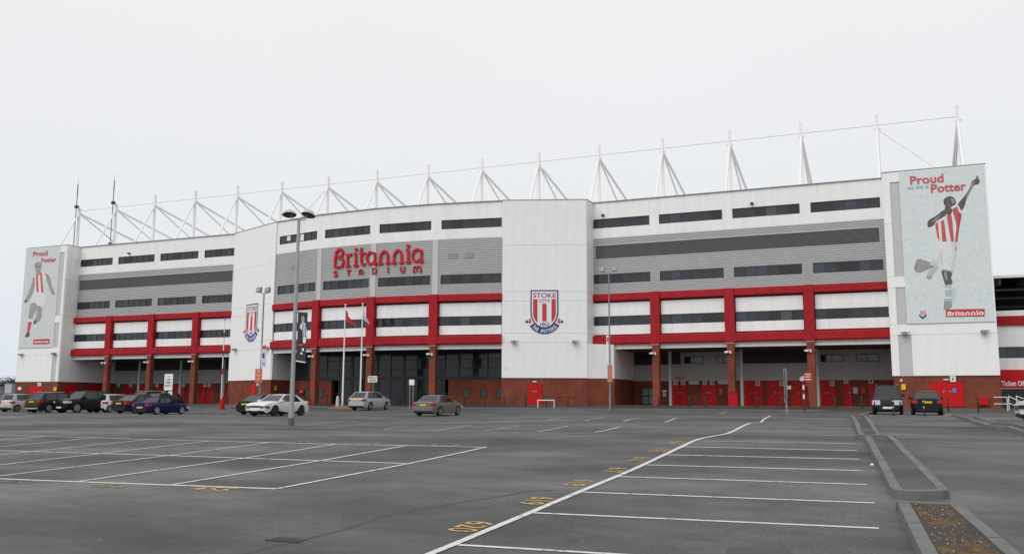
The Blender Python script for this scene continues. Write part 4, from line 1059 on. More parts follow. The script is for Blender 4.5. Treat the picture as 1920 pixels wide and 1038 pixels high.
# ------------------------------------------------------------------ corner stand beyond the right tower
cs = thing('corner_stand', (14, 93, -.2), 'corner stand with red fascia and dark open roof beside the end tower', 'building')
fs_ = Fr((8.32, 91.0), (44, 91.0))
wb = MB()
for z0, z1 in ((-.3, 1.5), (3.15, 4.2), (5.2, 7.1), (7.95, 8.45)): wb.fbox(fs_, 0, fs_.L, z0, z1, -.4, 0) if z0 > 0 else None
build(wb, 'wall', M_WHITE, cs)
build(MB().fbox(fs_, 0, fs_.L, 7.1, 7.95, -.4, .2), 'red_beam', M_RED, cs)
build(MB().fbox(fs_, -.05, fs_.L, 1.52, 3.15, -.4, .55), 'sign_fascia', M_DOOR, cs)
for i in range(9): window(fs_, .1 + i * 3.9, 3.9 + i * 3.9, 4.2, 5.2, 4, d=-.1, parent=cs)
for i in range(10): window(fs_, .3 + i * 3.4, 3.6 + i * 3.4, -.2, 1.5, 3, d=-.3, parent=cs, m=M_GLASS2, fw=.09)
build(MB().fbox(fs_, 0, fs_.L, -.3, -.2, -.5, 0), 'plinth', M_BRICK, cs)
build(MB().fbox(fs_, 0, fs_.L, 8.45, 12.7, -9.0, -8.8), 'rear_wall', M_DARK, cs)
ro = build(MB().hexa([fs_.P(-.0, 11.35, .6), fs_.P(fs_.L, 11.35, .6), fs_.P(fs_.L, 12.6, -9), fs_.P(0, 12.6, -9), fs_.P(0, 11.5, .6), fs_.P(fs_.L, 11.5, .6), fs_.P(fs_.L, 12.8, -9), fs_.P(0, 12.8, -9)]), 'roof', mat('roof_dark', (.20, .20, .20), .7), cs)
build(MB().fbox(fs_, 0, fs_.L, 11.33, 11.56, .6, .72), 'roof_edge', M_STEEL, ro)
for i in range(9):
    x = .8 + i * 2.2
    build(MB().hexa([fs_.P(x, 10.75, .3), fs_.P(x + .14, 10.75, .3), fs_.P(x + .14, 11.5, -8.8), fs_.P(x, 11.5, -8.8), fs_.P(x, 11.34, .5), fs_.P(x + .14, 11.34, .5), fs_.P(x + .14, 12.6, -8.8), fs_.P(x, 12.6, -8.8)]), 'girder', mat('girder_grey', (.10, .10, .11), .6), ro)
for z, d in ((10.4, -1.5), (9.9, -4.0), (9.3, -6.5)): build(MB().fbox(fs_, 0, fs_.L, z, z + .18, d - .1, d + .1), 'purlin', mat('girder_grey', (.1, .1, .1), .6), ro)
tk = thing('ticket_office_sign', fs_.P(.6, 1.9, .56), 'white Ticket Office lettering on red fascia beside the end tower', 'sign')
s0 = fs_.hit(1877.5, 720, .57)[0]; zt = fs_.hit(1890, 713.5, .57)[1]; zl = fs_.hit(1890, 723, .57)[1]; hh = (zt - zl)
build(text_quad(MB(), 'Ticket Office', lambda x, y: fs_.P(s0 + x * hh * 5.3, zl + y * hh, .565), .025), 'lettering', M_PWHITE, tk)
# ramp railings
rl = thing('ramp_railing', (9, 84, -.4), 'white tubular ramp railings in front of the ticket office', 'railing')
M_RAIL = mat('white_rail', (.74, .74, .73), .45)
def railseg(a, b, posts):
    for h in (.42, .95): build(MB().tube((a[0], a[1], a[2] + h), (b[0], b[1], b[2] + h), .035, n=6), 'rail', M_RAIL, rl)
    for t in posts:
        p = [a[i] + (b[i] - a[i]) * t for i in range(3)]; build(MB().tube((p[0], p[1], p[2] - .15), (p[0], p[1], p[2] + .98), .035, n=6), 'post', M_RAIL, rl)
rv = 82.0
xa, xb, xc = atv(1864, rv), atv(1889, rv), atv(1891, rv)
railseg((xa, rv, -.28), (xb, rv, -.28), (1.0,)); railseg((xc, rv - .4, -.20), (atv(1935, rv - .4), rv - .4, -1.05), (0, .5, 1)); railseg((atv(1907, rv - 2), rv - 2, -.20), (atv(1960, rv - 2), rv - 2, -1.0), (0, .5))

# ------------------------------------------------------------------ street furniture
def post(mb, x, y, z0, z1, r0, r1=None, n=10): return mb.tube((x, y, z0), (x, y, z1), r0, r1, n)
# tall twin-headed lamp column with player banner
b_ = G(545.5, 797); lx, ly, lz = b_
dlp = ray(560, 400); Hl = zat(560.5, 411, ly) - lz
lp = thing('lamp_post', (lx, ly, lz), 'tall grey lamp column with two bowl lanterns in the open car park', 'lamp post')
build(MB().lathe((lx, ly, lz), (0, 0, 1), [(0, .13), (.55, .13), (.56, .105), (Hl * .5, .09), (Hl, .07)], 12), 'column', M_GREYSTEEL, lp, smooth=True)
build(MB().lathe((lx, ly, lz), (0, 0, 1), [(0, .145), (.30, .145), (.34, .135)], 12), 'base_sleeve', mat('sleeve', (.10, .10, .10), .8), lp, smooth=True)
ax = Vector((cf, sf, 0))           # across the view
for s_ in (-1, 1):
    c = Vector((lx, ly, lz + Hl)) + ax * (.40 * s_)
    build(MB().tube((lx, ly, lz + Hl - .05), tuple(Vector((lx, ly, lz + Hl)) + ax * (.28 * s_)), .03, n=6).tube(tuple(Vector((lx, ly, lz + Hl)) + ax * (.28 * s_)), tuple(Vector((lx, ly, lz + Hl + .2)) + ax * (.38 * s_)), .025, n=6), 'bracket', M_GREYSTEEL, lp)
    ln = MB(); axd = (ax * s_ + Vector((0, 0, -.02 if s_ < 0 else -.22))).normalized(); fwh = Vector((FW.x, FW.y, 0)).normalized(); upv = (Vector((0, 0, 1)) + fwh * .42).normalized(); side = axd.cross(upv).normalized(); upv = side.cross(axd)
    cc = c + Vector((0, 0, .26)); n1, n2 = 9, 6; vs = []
    for j in range(n2 + 1):
        t = j / n2; along = (t - .42) * .66; rad = .24 * math.sin(math.pi * min(.999, max(.06, t * .92 + .05))) ** .7
        for i in range(n1):
            a = math.pi * i / (n1 - 1); vs.append(cc + axd * along + side * (rad * 1.05 * math.cos(a)) + upv * (rad * 1.15 * math.sin(a) - .07))
    fs2 = [(j * n1 + i, j * n1 + i + 1, (j + 1) * n1 + i + 1, (j + 1) * n1 + i) for j in range(n2) for i in range(n1 - 1)]
    fs2 += [tuple(range(n1)), tuple(n2 * n1 + i for i in range(n1 - 1, -1, -1))]
    ln.add(vs, fs2); lt = build(ln, 'lantern', mat('lantern_grey', (.42, .43, .44), .4), lp, smooth=True, angle=50)
    gl = MB(); gl.add([cc + axd * a_ * .66 + side * b2 * .7 + upv * -.075 for a_, b2 in ((-.40, -.12), (-.2, -.28), (.15, -.34), (.42, -.26), (.55, 0), (.42, .26), (.15, .34), (-.2, .28), (-.40, .12))], [tuple(range(9))])
    build(gl, 'lantern_glass', mat('lantern_glass', (.05, .055, .06), .2), lt)
# banner hung beside the column
bn = thing('lamp_post_banner', (lx + .2, ly, lz + 3), 'black banner with standing player in striped shirt hung from the lamp column', 'banner')
fbn = Fr((lx + .02, ly - .02), (lx + 1, ly - .02 + .28))
def bpx(x, y): return fbn.hit(x, y, 0)
top_q = [bpx(559, 584), bpx(577, 587), bpx(574.5, 643), bpx(557.5, 642)]
low_q = [bpx(557.5, 643), bpx(574.5, 646), bpx(572.5, 680), bpx(554.5, 677)]
M_BAN = mat('banner_black', (.022, .022, .024), .6)
build(MB().prism(fbn.P, top_q, 0, .012), 'upper_sheet', M_BAN, bn); build(MB().prism(fbn.P, low_q, -.001, .011), 'lower_sheet', M_BAN, bn)
fig = [([(566, 605), (565, 596), (567.5, 591.5), (570.5, 593), (571.5, 600), (569, 606)], mat('print_skin', (.42, .28, .21), .6)), ([(563.5, 608), (568, 603), (573.5, 606), (575.5, 625), (574, 634), (568.5, 634), (567.5, 620), (562, 614)], M_PWHITE),
       ([(566, 606), (567.5, 605), (568.5, 632), (567.2, 632)], M_NAVY), ([(569.3, 605), (570.6, 605), (571, 633), (569.6, 633)], M_NAVY), ([(572, 606), (573.2, 606.5), (574, 631), (572.7, 632)], M_NAVY),
       ([(568, 634), (574, 634), (573, 643), (568.5, 643)], M_PWHITE)]
for i, (pts, m_) in enumerate(fig): build(MB().prism(fbn.P, [bpx(*p) for p in pts], .01, .016 + .0015 * i), 'printed_figure', m_, bn)
build(MB().prism(fbn.P, [bpx(559, 644.5), bpx(568, 645.5), bpx(568, 647.5), bpx(559, 646.5)], .01, .016), 'printed_strip', M_ORANGE, bn)
build(MB().prism(fbn.P, [bpx(554.8, 675), bpx(572.7, 678), bpx(572.5, 680), bpx(554.5, 677)], .01, .017), 'printed_strip', M_PWHITE, bn)
for q in (((566.5, 652), (570, 653), (570, 658), (566, 657)), ((563.5, 660), (567.5, 661), (567, 664), (563, 663))): build(MB().prism(fbn.P, [bpx(*p) for p in q], .01, .016), 'printed_patch', M_PWHITE, bn)
for y in (585.5, 642.5, 678):
    s_, z_ = bpx(560, y); build(MB().tube((lx, ly, z_), fbn.P(bpx(577, y + 2)[0], z_ - .01, -.01), .018, n=6), 'banner_arm', M_BLACK, bn)

def flood_post(px, v, py_top, label, blue, heads=((-.62, .45), (.55, .42))):
    x = atv(px, v, 700); z0 = gz(x, v); zt = zat(px, py_top, v)
    o = thing('floodlight_post', (x, v, z0), label, 'lamp post', 'slim floodlight posts by the stadium front')
    build(MB().lathe((x, v, z0), (0, 0, 1), [(0, .11), (1.2, .11), (1.22, .075), (zt - z0, .06)], 10), 'column', mat('post_steel', (.22, .24, .29), .45, metal=.2, var=.2, vscale=2), o, smooth=True)
    for dx, dz in heads:
        build(MB().hexa([(x + dx - .22, v - .30, zt + dz - .25), (x + dx + .22, v - .30, zt + dz - .25), (x + dx + .2, v + .02, zt + dz - .28), (x + dx - .2, v + .02, zt + dz - .28), (x + dx - .24, v - .16, zt + dz + .15), (x + dx + .24, v - .16, zt + dz + .22), (x + dx + .2, v + .08, zt + dz + .15), (x + dx - .2, v + .08, zt + dz + .08)]), 'floodlight', mat('flood_grey', (.33, .31, .28), .6, var=.3, vscale=8), o)
        build(MB().tube((x, v, zt - .02), (x + dx, v, zt + dz - .25), .035, n=6), 'bracket', M_GREYSTEEL, o)
    return o, x, z0
o, x, z0 = flood_post(488.5, 61, 550, 'slim floodlight post in front of the striped crest tower, with orange sign', True, ((-.45, .35), (.45, .30)))
def post_board(o, px0, py0, px1, py1, v, m_, name, skew=0):
    x0, x1 = atv(px0, v), atv(px1, v); z1, z0_ = zat((px0 + px1) / 2, py0, v), zat((px0 + px1) / 2, py1, v)
    return build(MB().box(x0, x1, v - .06, v - .03, z0_, z1), name, m_, o)
M_LILAC = mat('lilac_banner', (.62, .58, .64), .6, var=.1)
bd = post_board(o, 486, 646, 495.5, 688, 61, M_LILAC, 'pennant'); post_board(o, 487.5, 648, 494.5, 654, 60.98, M_PRED, 'pennant_print'); post_board(o, 488.5, 662, 492.5, 671, 60.98, M_NAVY, 'pennant_print'); post_board(o, 487.5, 679, 493.5, 683, 60.98, mat('lilac_print', (.4, .33, .45), .6), 'pennant_print')
post_board(o, 476.5, 691, 489.5, 716, 60.9, M_ORANGE, 'orange_sign'); post_board(o, 481, 693, 485.5, 700, 60.86, mat('sign_pink', (.5, .35, .33), .6), 'sign_print'); post_board(o, 479.5, 703, 487.5, 704.2, 60.86, M_SIGNW, 'sign_print'); post_board(o, 482, 709, 484.5, 711, 60.86, M_SIGNW, 'sign_print')
sx, sz = atv(482.5, 60.8, 720), zat(482.5, 720.5, 60.8)
build(MB().lathe((sx, 60.82, sz), (0, -1, 0), [(0, .13), (.03, .13)], 14), 'round_sign', M_SIGNW, o); build(MB().lathe((sx, 60.78, sz), (0, -1, 0), [(0, .08), (.012, .08)], 12), 'round_sign_print', mat('grey_print', (.25, .25, .27), .6), o)
o, x, z0 = flood_post(1143.5, 79.6, 512, 'slim floodlight post beside the right-hand turnstile undercroft', False, ((-.62, .40), (.62, .42)))
post_board(o, 1138.5, 628, 1142.3, 680, 79.6, M_SIGNW, 'pennant'); post_board(o, 1139.5, 632, 1141.5, 640, 79.55, M_PRED, 'pennant_print')
post_board(o, 1140, 684, 1149, 716, 79.5, mat('faded_orange_sign', (.45, .17, .12), .6), 'orange_sign')

# flag poles with limp flags
def flag_pole(px, v, ytop, label, m_flag, flag_px, group='white flag poles at the entrance'):
    x = atv(px, v, 757); z0 = max(gz(x, v), zat(px, 760, v)) - .05; zt = zat(px + 1.5, ytop, v)
    o = thing('flag_pole', (x, v, z0), label, 'flag pole', group)
    build(MB().lathe((x, v, z0 - .4), (0, 0, 1), [(0, .10), (zt - z0 + .3, .055), (zt - z0 + .32, .09), (zt - z0 + .42, .09), (zt - z0 + .45, .02)], 10), 'pole', mat('white_pole', (.82, .82, .83), .35), o, smooth=True)
    (xa, ya), (xb, yb) = flag_px                     # hoist top, fly bottom in the photo
    zT, zB = zat(px + 1, ya, v), zat(px + 8, yb, v); w = atv(xb, v, 640) - atv(xa, v, 600)
    vs, fs = [], []; n, k = 8, 9
    for j in range(k + 1):
        for i in range(n + 1):
            t, h = i / n, j / k
            drop = t * (zT - zB) * .58; length = (zT - zB) * (.60 - .16 * t)
            vs.append((x + .06 + w * t * (.55 + .45 * h), v + .16 * math.sin(t * 7 + h * 2.2) * (.3 + t), zT - drop - length * h))
    fs = [(j * (n + 1) + i, j * (n + 1) + i + 1, (j + 1) * (n + 1) + i + 1, (j + 1) * (n + 1) + i) for j in range(k) for i in range(n)]
    fl = thing('flag', (x, v, zT), label.split(' flying ')[1] + ' hanging limp from a white pole', 'flag')
    f_ = MB().add(vs, fs); ob = build(f_, 'cloth', m_flag, fl, smooth=True, angle=80)
    md = ob.modifiers.new('thickness', 'SOLIDIFY'); md.thickness = .01
flag_pole(642, 78.3, 570.5, 'white flag pole nearer the stone bollard flying red flag', mat('red_flag', (.50, .012, .025), .7, var=.2, vscale=2), ((648, 580), (666, 614)))
flag_pole(675, 79.3, 569, 'white flag pole behind the silver estate car flying pale grey flag', mat('grey_flag', (.36, .37, .46), .7, var=.35, vscale=1.6, col2=(.50, .50, .54)), ((681, 579), (692, 609)))
# sandy heap and stone bollard beside the first pole
hp = MB(); cx, cy = atv(643, 77.6), 77.6
n = 22; vs = [(cx, cy, gz(cx, cy) + .33)]; rings = 5
for j in range(1, rings + 1):
    for i in range(n):
        t = 2 * math.pi * i / n; rr = 2.1 * j / rings * (1 + .12 * math.sin(3 * t) + .06 * math.sin(7 * t)); x, y = cx + rr * math.cos(t), cy + rr * .8 * math.sin(t)
        vs.append((x, y, gz(x, y) + .33 * (math.cos(math.pi * j / rings) + 1) / 2 - (.02 if j == rings else 0)))
fs = [(0, 1 + i, 1 + (i + 1) % n) for i in range(n)] + [(1 + (j - 1) * n + i, 1 + j * n + i, 1 + j * n + (i + 1) % n, 1 + (j - 1) * n + (i + 1) % n) for j in range(1, rings) for i in range(n)]
tag(build(hp.add(vs, fs), 'sand_heap', mat('sandy_soil', (.20, .125, .075), .95, var=.35, vscale=3, bump=.6, bscale=30), smooth=True, angle=80), 'low heap of brown sand round the flag pole foot', 'sand heap')
x = atv(632.7, 77.4); z0 = gz(x, 77.4)
sb = thing('stone_bollard', (x, 77.4, z0), 'pale tapered stone bollard standing in the sand by the flag pole', 'bollard')
zt = zat(632.7, 741.5, 77.4)
build(MB().lathe((x, 77.4, z0), (0, 0, 1), [(0, .22), (.5, .19), (zt - z0 - .15, .14), (zt - z0 - .04, .10), (zt - z0, .04)], 10), 'shaft', mat('pale_stone', (.52, .48, .42), .85, var=.2, vscale=6), sb, smooth=True)

def board_sign(px0, py0, px1, py1, v, lines, label, legs, fg=M_BLACK, name='direction_sign'):
    x0, x1 = atv(px0, v), atv(px1, v); z1 = zat((px0 + px1) / 2, py0, v); z0_ = zat((px0 + px1) / 2, py1, v); xm = (x0 + x1) / 2; gzz = gz(xm, v)
    o = thing(name, (xm, v, gzz), label, 'sign')
    build(MB().box(x0, x1, v - .03, v, z0_, z1), 'plate', M_SIGNW, o)
    for lx_ in legs:
        xx = x0 + (x1 - x0) * lx_; build(MB().tube((xx, v + .04, gzz - .1), (xx, v + .04, z1 - .05), .035, n=8), 'leg', M_GREYSTEEL, o)
    for t, a, b, ya, yb in lines:
        text = text_quad(MB(), t, lambda x, y, a=a, b=b, ya=ya, yb=yb: (x0 + (x1 - x0) * (a + (b - a) * x), v - .036, z1 + (z0_ - z1) * (yb + (ya - yb) * y)), .03)
        build(text, 'lettering', fg, o)
    return o, x0, x1, z0_, z1
o, x0, x1, z0_, z1 = board_sign(306, 700.5, 321.5, 731, 62, [('CAR', .26, .76, .29, .40), ('PARK', .2, .8, .46, .58), ('WEST 2', .1, .88, .66, .78)], 'white car park west sign on two legs behind the blue car', (.12, .88), mat('sign_navy', (.03, .035, .10), .6))
build(MB().add([(x0 + (x1 - x0) * .42, 61.964, z1 - (z1 - z0_) * .16), (x0 + (x1 - x0) * .58, 61.964, z1 - (z1 - z0_) * .21), (x0 + (x1 - x0) * .58, 61.964, z1 - (z1 - z0_) * .11)], [(0, 1, 2)]), 'arrow', M_BLACK, o)
build(MB().box(atv(315.5, 62), atv(322.5, 62), 61.9, 61.94, zat(319, 740, 62), zat(319, 733, 62)), 'lower_plate', M_SIGNW, o)
build(MB().box(atv(303.5, 62), atv(307.5, 62), 61.9, 61.94, zat(305, 739, 62), zat(305, 733.5, 62)), 'lower_plate', mat('dull_plate', (.30, .22, .20), .6), o)
board_sign(688.5, 704.5, 706, 716, 79.0, [('PEDESTRIAN', .06, .94, .16, .42), ('CROSSING', .12, .88, .55, .84)], 'white pedestrian crossing board in front of a brick column', (.55,))
board_sign(766.5, 711, 776.2, 721.5, 79.2, [], 'small white board on twin grey legs by the entrance glass', (.12, .75))
# raised barrier
x = atv(416.5, 67.5); z0 = gz(x, 67.5)
ba = thing('barrier', (x, 67.5, z0), 'raised red and white car park barrier arm on a red cabinet', 'barrier')
M_BAR = mat('barrier_red', (.42, .022, .014), .5, spec=.25)
build(MB().box(x - .16, x + .16, 67.33, 67.67, z0, z0 + 1.1).box(x - .11, x + .11, 67.38, 67.62, z0 + 1.1, z0 + 1.2), 'cabinet', M_BAR, ba)
build(MB().box(x - .28, x + .28, 67.2, 67.8, z0 - .05, z0 + .06), 'base', M_CONC, ba)
zt = zat(418.5, 590, 67.5); hgt = zt - z0 - 1.0
n = 14
for i in range(n):
    a, b = z0 + 1.0 + hgt * i / n, z0 + 1.0 + hgt * (i + 1) / n
    build(MB().box(x - .036, x + .036, 67.27, 67.33, a, b), 'arm_band', M_BAR if i % 3 == 1 and i > 2 or i == n - 1 else M_SIGNW, ba)
# short kerbed strip by the barrier
Pk = [G(376, 765.5), G(433, 765.5)]; Pk = [Vector((p.x, p.y)) for p in Pk]
off_ = Vector((0, 1.2)); island_plan([Pk[0], Pk[1], Pk[1] + off_, Pk[0] + off_], 'traffic_island', 'short dark kerbed strip at the foot of the barrier', M_PAVE, .12)

# bollards along the footway
first = None
M_BOL = mat('bollard_black', (.018, .018, .02), .5)
def bollard(px, v):
    global first
    x = atv(px, v); z0 = -.17 if v > 84 else gz(x, v) + .1
    if first is None:
        mesh = MB().lathe((0, 0, 0), (0, 0, 1), [(0, .075), (.9, .07), (.92, .09), (.98, .09), (1.03, .05)], 10).mesh('bollard', smooth=True); mesh.materials.append(M_BOL)
        band = MB().lathe((0, 0, 0), (0, 0, 1), [(.78, .078), (.84, .078)], 10).mesh('band'); band.materials.append(mat('band_grey', (.10, .10, .10), .5)); first = (mesh, band)
    o = link('bollard', first[0], None, (x, v, z0)); link('band', first[1], o)
    tag(o, 'slim black bollard on the footway in front of the stadium', 'bollard', 'black bollards along the footway')
for px in (578, 612, 870, 909, 945, 985, 1024, 1065, 1106, 1147, 1235, 1293, 1322, 1419, 1467, 1516, 1566, 1616): bollard(px, 82.2)
for px in (371, 399, 427): bollard(px, 82.2)
for px in (1778, 1834): bollard(px, 78)
# white hoop barrier
v = 80.6; xa, xb = atv(1008.5, v), atv(1039, v); z0 = gz(xa, v) + .1; zt = zat(1023, 749.8, v)
hb = thing('hoop_barrier', ((xa + xb) / 2, v, z0), 'white tubular hoop barrier in front of the small red door', 'barrier')
build(MB().tube((xa, v, z0 - .1), (xa, v, zt), .045, n=8), 'leg', M_RAIL, hb); build(MB().tube((xb, v, z0 - .1), (xb, v, zt), .045, n=8), 'leg', M_RAIL, hb); build(MB().tube((xa - .045, v, zt), (xb + .045, v, zt), .045, n=8), 'top_rail', M_RAIL, hb)
# red bin by the pillar
x = atv(1375.5, 86.6); rb_ = thing('red_bin', (x, 86.6, -.17), 'tall red litter bin beside the brick pillar', 'bin')
build(MB().box(x - .40, x + .40, 86.3, 86.9, -.17, 1.12), 'body', mat('bin_red', (.40, .006, .010), .45, spec=.2), rb_); build(MB().box(x - .25, x + .25, 86.285, 86.3, .98, 1.07), 'slot', M_DARK, rb_); build(MB().box(x - .43, x + .43, 86.27, 86.93, 1.12, 1.2), 'lid', mat('bin_red', (.5, .01, .02), .4), rb_)
# round fire-hose cabinet on the entrance brick wall
s_, z_ = fe.hit(566.5, 734.5, .4)
fc = thing('hose_reel', fe.P(s_, z_ - .4, .4), 'round red box on the brick wall left of the entrance', 'wall box')
build(MB().lathe(fe.P(s_, z_, .34), (0, -1, 0), [(0, .36), (.2, .34), (.26, .25)], 16), 'drum', M_DOOR, fc, smooth=True); build(MB().lathe(fe.P(s_ - .04, z_ + .05, .6), (0, -1, 0), [(0, .09), (.03, .08)], 10), 'badge', M_SIGNW, fc)
# slim sign posts on the apron
x, v = atv(1475, 60.5), 60.5; z0 = gz(x, v) + .12
sp1 = thing('road_sign', (x, v, z0), 'grey road sign seen edge-on on the apron', 'sign')
zt = zat(1473.5, 690, v)
build(MB().tube((x, v, z0 - .1), (x, v, zt), .05, n=8), 'post', M_GREYSTEEL, sp1)
build(MB().box(x - .06, x - .035, v - .5, v + .5, zt - 2.2, zt - .02).box(x + .02, x + .05, v - .35, v + .35, zt - 1.9, zt - .1), 'plate', M_GREYSTEEL, sp1)
build(MB().box(x + .05, x + .32, v - .05, v - .02, zt - 1.35, zt - 1.12), 'small_plate', PGREY, sp1)
x, v = atv(1508, 57.0), 57.0; z0 = gz(x, v) + .12
sp2 = thing('finger_post', (x, v, z0), 'red and white banded post with small red direction boards', 'sign')
zt = zat(1507, 696, v); hgt = zt - z0
for i in range(9): build(MB().tube((x, v, z0 + hgt * i / 9 - (.1 if i == 0 else 0)), (x, v, z0 + hgt * (i + 1) / 9), .055 if i % 2 else .057, n=8), 'post_band', mat('post_maroon', (.10, .012, .018), .5) if i % 2 == 0 else (M_SIGNW if i in (3, 5, 7) else mat('post_maroon', (.1, .01, .02), .5)), sp2)
for k in range(3):
    zz = zat(1515, 700 + k * 4.4, v); build(MB().box(x + .05, x + .50, v - .03, v, zz - .14, zz + .04), 'board', M_ORANGE, sp2); build(MB().box(x + .14, x + .40, v - .036, v - .03, zz - .07, zz - .03), 'board_print', M_SIGNW, sp2)
build(MB().lathe((x - .08, v, zt - .45), (0, -1, 0), [(0, .13), (.05, .13)], 12), 'round_sign', PGREY, sp2)
# reflector posts standing before the two right-hand cars
for px, py in ((1675.5, 779), (1733.5, 779.5)):
    P = G(px, py); 
    o = thing('marker_post', tuple(P), 'short black marker post with white bands in front of a parked vehicle', 'bollard', 'marker posts before the van and saloon')
    build(MB().lathe(tuple(P), (0, 0, 1), [(0, .04), (.88, .04), (.9, .02)], 8), 'shaft', M_BLACK, o, smooth=True)
    for z in (.45, .78): build(MB().lathe((P.x, P.y, P.z + z), (0, 0, 1), [(0, .043), (.05, .043)], 8), 'band', M_SIGNW, o)
# litter
for px, py, lab in ((1635, 871, 'scrap of white litter by the island kerb'), (1598, 792, 'pinkish scrap of litter at the island foot')):
    P = G(px, py); tag(build(MB().hexa([(P.x - .04, P.y - .02, P.z - .01), (P.x + .03, P.y - .03, P.z - .01), (P.x + .045, P.y + .02, P.z - .01), (P.x - .02, P.y + .03, P.z - .01), (P.x - .02, P.y - .01, P.z + .03), (P.x + .02, P.y - .02, P.z + .02), (P.x + .03, P.y + .01, P.z + .035), (P.x - .01, P.y + .02, P.z + .02)]), 'litter', M_SIGNW if px == 1635 else mat('litter_pink', (.5, .25, .28), .6)), lab, 'litter')

# ------------------------------------------------------------------ vehicles
def car(name, label, px, py, wheel, spec, paint, plate_front=False, head=1, yaw=0.0, group='cars parked in the car park', rimc=(.42, .42, .44), extra=()):
    """px, py: photo pixel where the near-side (+X) wheel of axle `wheel` ('f'/'r') touches the ground; head +1 nose away from the camera"""
    L, W, H, belt, nose, tail, xw, xr0, xr1, xb, r, xf, xr, clr = spec
    P = G(px, py)
    rz = (math.pi / 2 if head > 0 else -math.pi / 2) + yaw
    c, s = math.cos(rz), math.sin(rz)
    side = -1 if head > 0 else 1                          # the car's own side that faces +X
    ax_ = xf if wheel == 'f' else xr
    wx, wy = ax_, side * (W / 2 - .09)
    ox, oy = P.x - (c * wx - s * wy), P.y - (s * wx + c * wy)
    zf = gz(ox + c * xf, oy + s * xf); zr = gz(ox + c * xr, oy + s * xr)
    o = link(name, None, None, (ox, oy, (zf + zr) / 2), (0, -math.atan2(zf - zr, xf - xr), rz)); o.empty_display_size = .3
    tag(o, label, name.split('_')[-1] if name != 'van' else 'van', group)
    OFF[o.name] = Vector((0, 0, 0))
    hw = W / 2
    # body shell
    stn = sorted(set([-L / 2, -L / 2 + .06, -L / 2 + .22, L / 2 - .22, L / 2 - .06, L / 2, xb, xw, (xw + L / 2) / 2, (xw + xb) / 2] +
                     [a + k * r * 1.16 for a in (xf, xr) for k in (-1, -.92, -.7, -.38, 0, .38, .7, .92, 1)]))
    stn = [x for x in stn if -L / 2 <= x <= L / 2]
    rings = []
    for x in stn:
        e = abs(x) / (L / 2); w = hw * (1 - .07 * max(0, e - .55) / .45 - .11 * max(0, (e - .93) / .07) ** 1.5)
        if x >= xw: t = (x - xw) / (L / 2 - xw); top = belt + .03 - (belt + .03 - nose) * t ** 1.5
        elif x <= xb: t = (xb - x) / max(.01, (xb + L / 2)); top = belt + .03 - (belt + .03 - tail) * t ** 1.6
        else: top = belt + .03
        bot = clr + (.10 * max(0, (e - .88) / .12))
        for a in (xf, xr):
            q = (r * 1.16) ** 2 - (x - a) ** 2
            if q > 0: bot = max(bot, r + math.sqrt(q) * .98)
        if e > .995: top -= .10; bot += .08
        elif e > .965: top -= .03
        bot = min(bot, top - .08)
        z1 = max(bot + .02, min(.52, top - .1)); z2 = max(z1 + .02, top - .17)
        half = [(w * .94, bot), (w, z1), (w * .985, z2), (w * .93, top - .015), (w * .60, top + .02), (0, top + .035)]
        rings.append([(x, y, z) for y, z in half] + [(x, -y, z) for y, z in half[-2::-1]])
    nb = len(rings[0]); mb = MB(); mb.v = [p for rg in rings for p in rg]
    for j in range(len(rings) - 1):
        for i in range(nb - 1): mb.f.append((j * nb + i, j * nb + i + 1, (j + 1) * nb + i + 1, (j + 1) * nb + i))
    mb.f.append(tuple(range(nb - 1, -1, -1))); mb.f.append(tuple((len(rings) - 1) * nb + i for i in range(nb)))
    body = build(mb, 'body', paint, o, smooth=True, angle=38)
    build(MB().box(-L / 2 + .25, L / 2 - .25, -hw * .72, hw * .72, clr - .03, belt - .15), 'underbody', M_RUBBER, o)
    # glass house
    wb_, wt = hw * .90, hw * .70
    zb_, zt = belt, H - .05
    def cp_(x0, x1, t): return x0 + (x1 - x0) * t
    A, B_ = (xw, xb), (xr0, xr1)
    def pt(front, left, t, ins=0.0):
        x = cp_(xw, xr0, t) if front else cp_(xb, xr1, t); y = cp_(wb_, wt, t)
        return (x + (-ins if front else ins), (1 if left else -1) * (y - ins), cp_(zb_, zt, t))
    g_ = mat('car_glass', (.012, .015, .017), .04, spec=.6)
    def quad(ps, name, m_=g_, par=o): return build(MB().add(ps, [(0, 1, 2, 3)]), name, m_, par)
    quad([pt(1, 0, 0), pt(1, 1, 0), pt(1, 1, 1), pt(1, 0, 1)], 'windscreen')
    quad([pt(0, 1, 0), pt(0, 0, 0), pt(0, 0, 1), pt(0, 1, 1)], 'rear_window')
    for lf in (0, 1):
        sg = 1 if lf else -1; xm_b, xm_t = cp_(xw, xb, .52), cp_(xr0, xr1, .48)
        for (b0, b1, t0, t1) in ((xw, xm_b, xr0, xm_t), (xm_b, xb, xm_t, xr1)):
            ps = [(b0, sg * wb_, zb_), (b1, sg * wb_, zb_), (t1, sg * wt, zt), (t0, sg * wt, zt)]
            quad(ps if not lf else ps[::-1], 'side_window')
        # pillars standing just proud of the glass
        pcol = paint if 'soft' not in extra else M_RUBBER
        pm = MB()
        def strip(xb0, xb1, xt0, xt1, d=.012):
            pm.hexa([(xb0, sg * (wb_ - .05), zb_ - .02), (xb1, sg * (wb_ - .05), zb_ - .02), (xb1, sg * (wb_ + d), zb_ - .02), (xb0, sg * (wb_ + d), zb_ - .02), (xt0, sg * (wt - .05), zt), (xt1, sg * (wt - .05), zt), (xt1, sg * (wt + d), zt), (xt0, sg * (wt + d), zt)])
        strip(xw + .05, xw - .06, xr0 + .04, xr0 - .05); build(pm, 'pillar', pcol, o); pm = MB(); strip(xm_b + .045, xm_b - .045, xm_t + .04, xm_t - .04); build(pm, 'pillar', M_RUBBER, o); pm = MB()
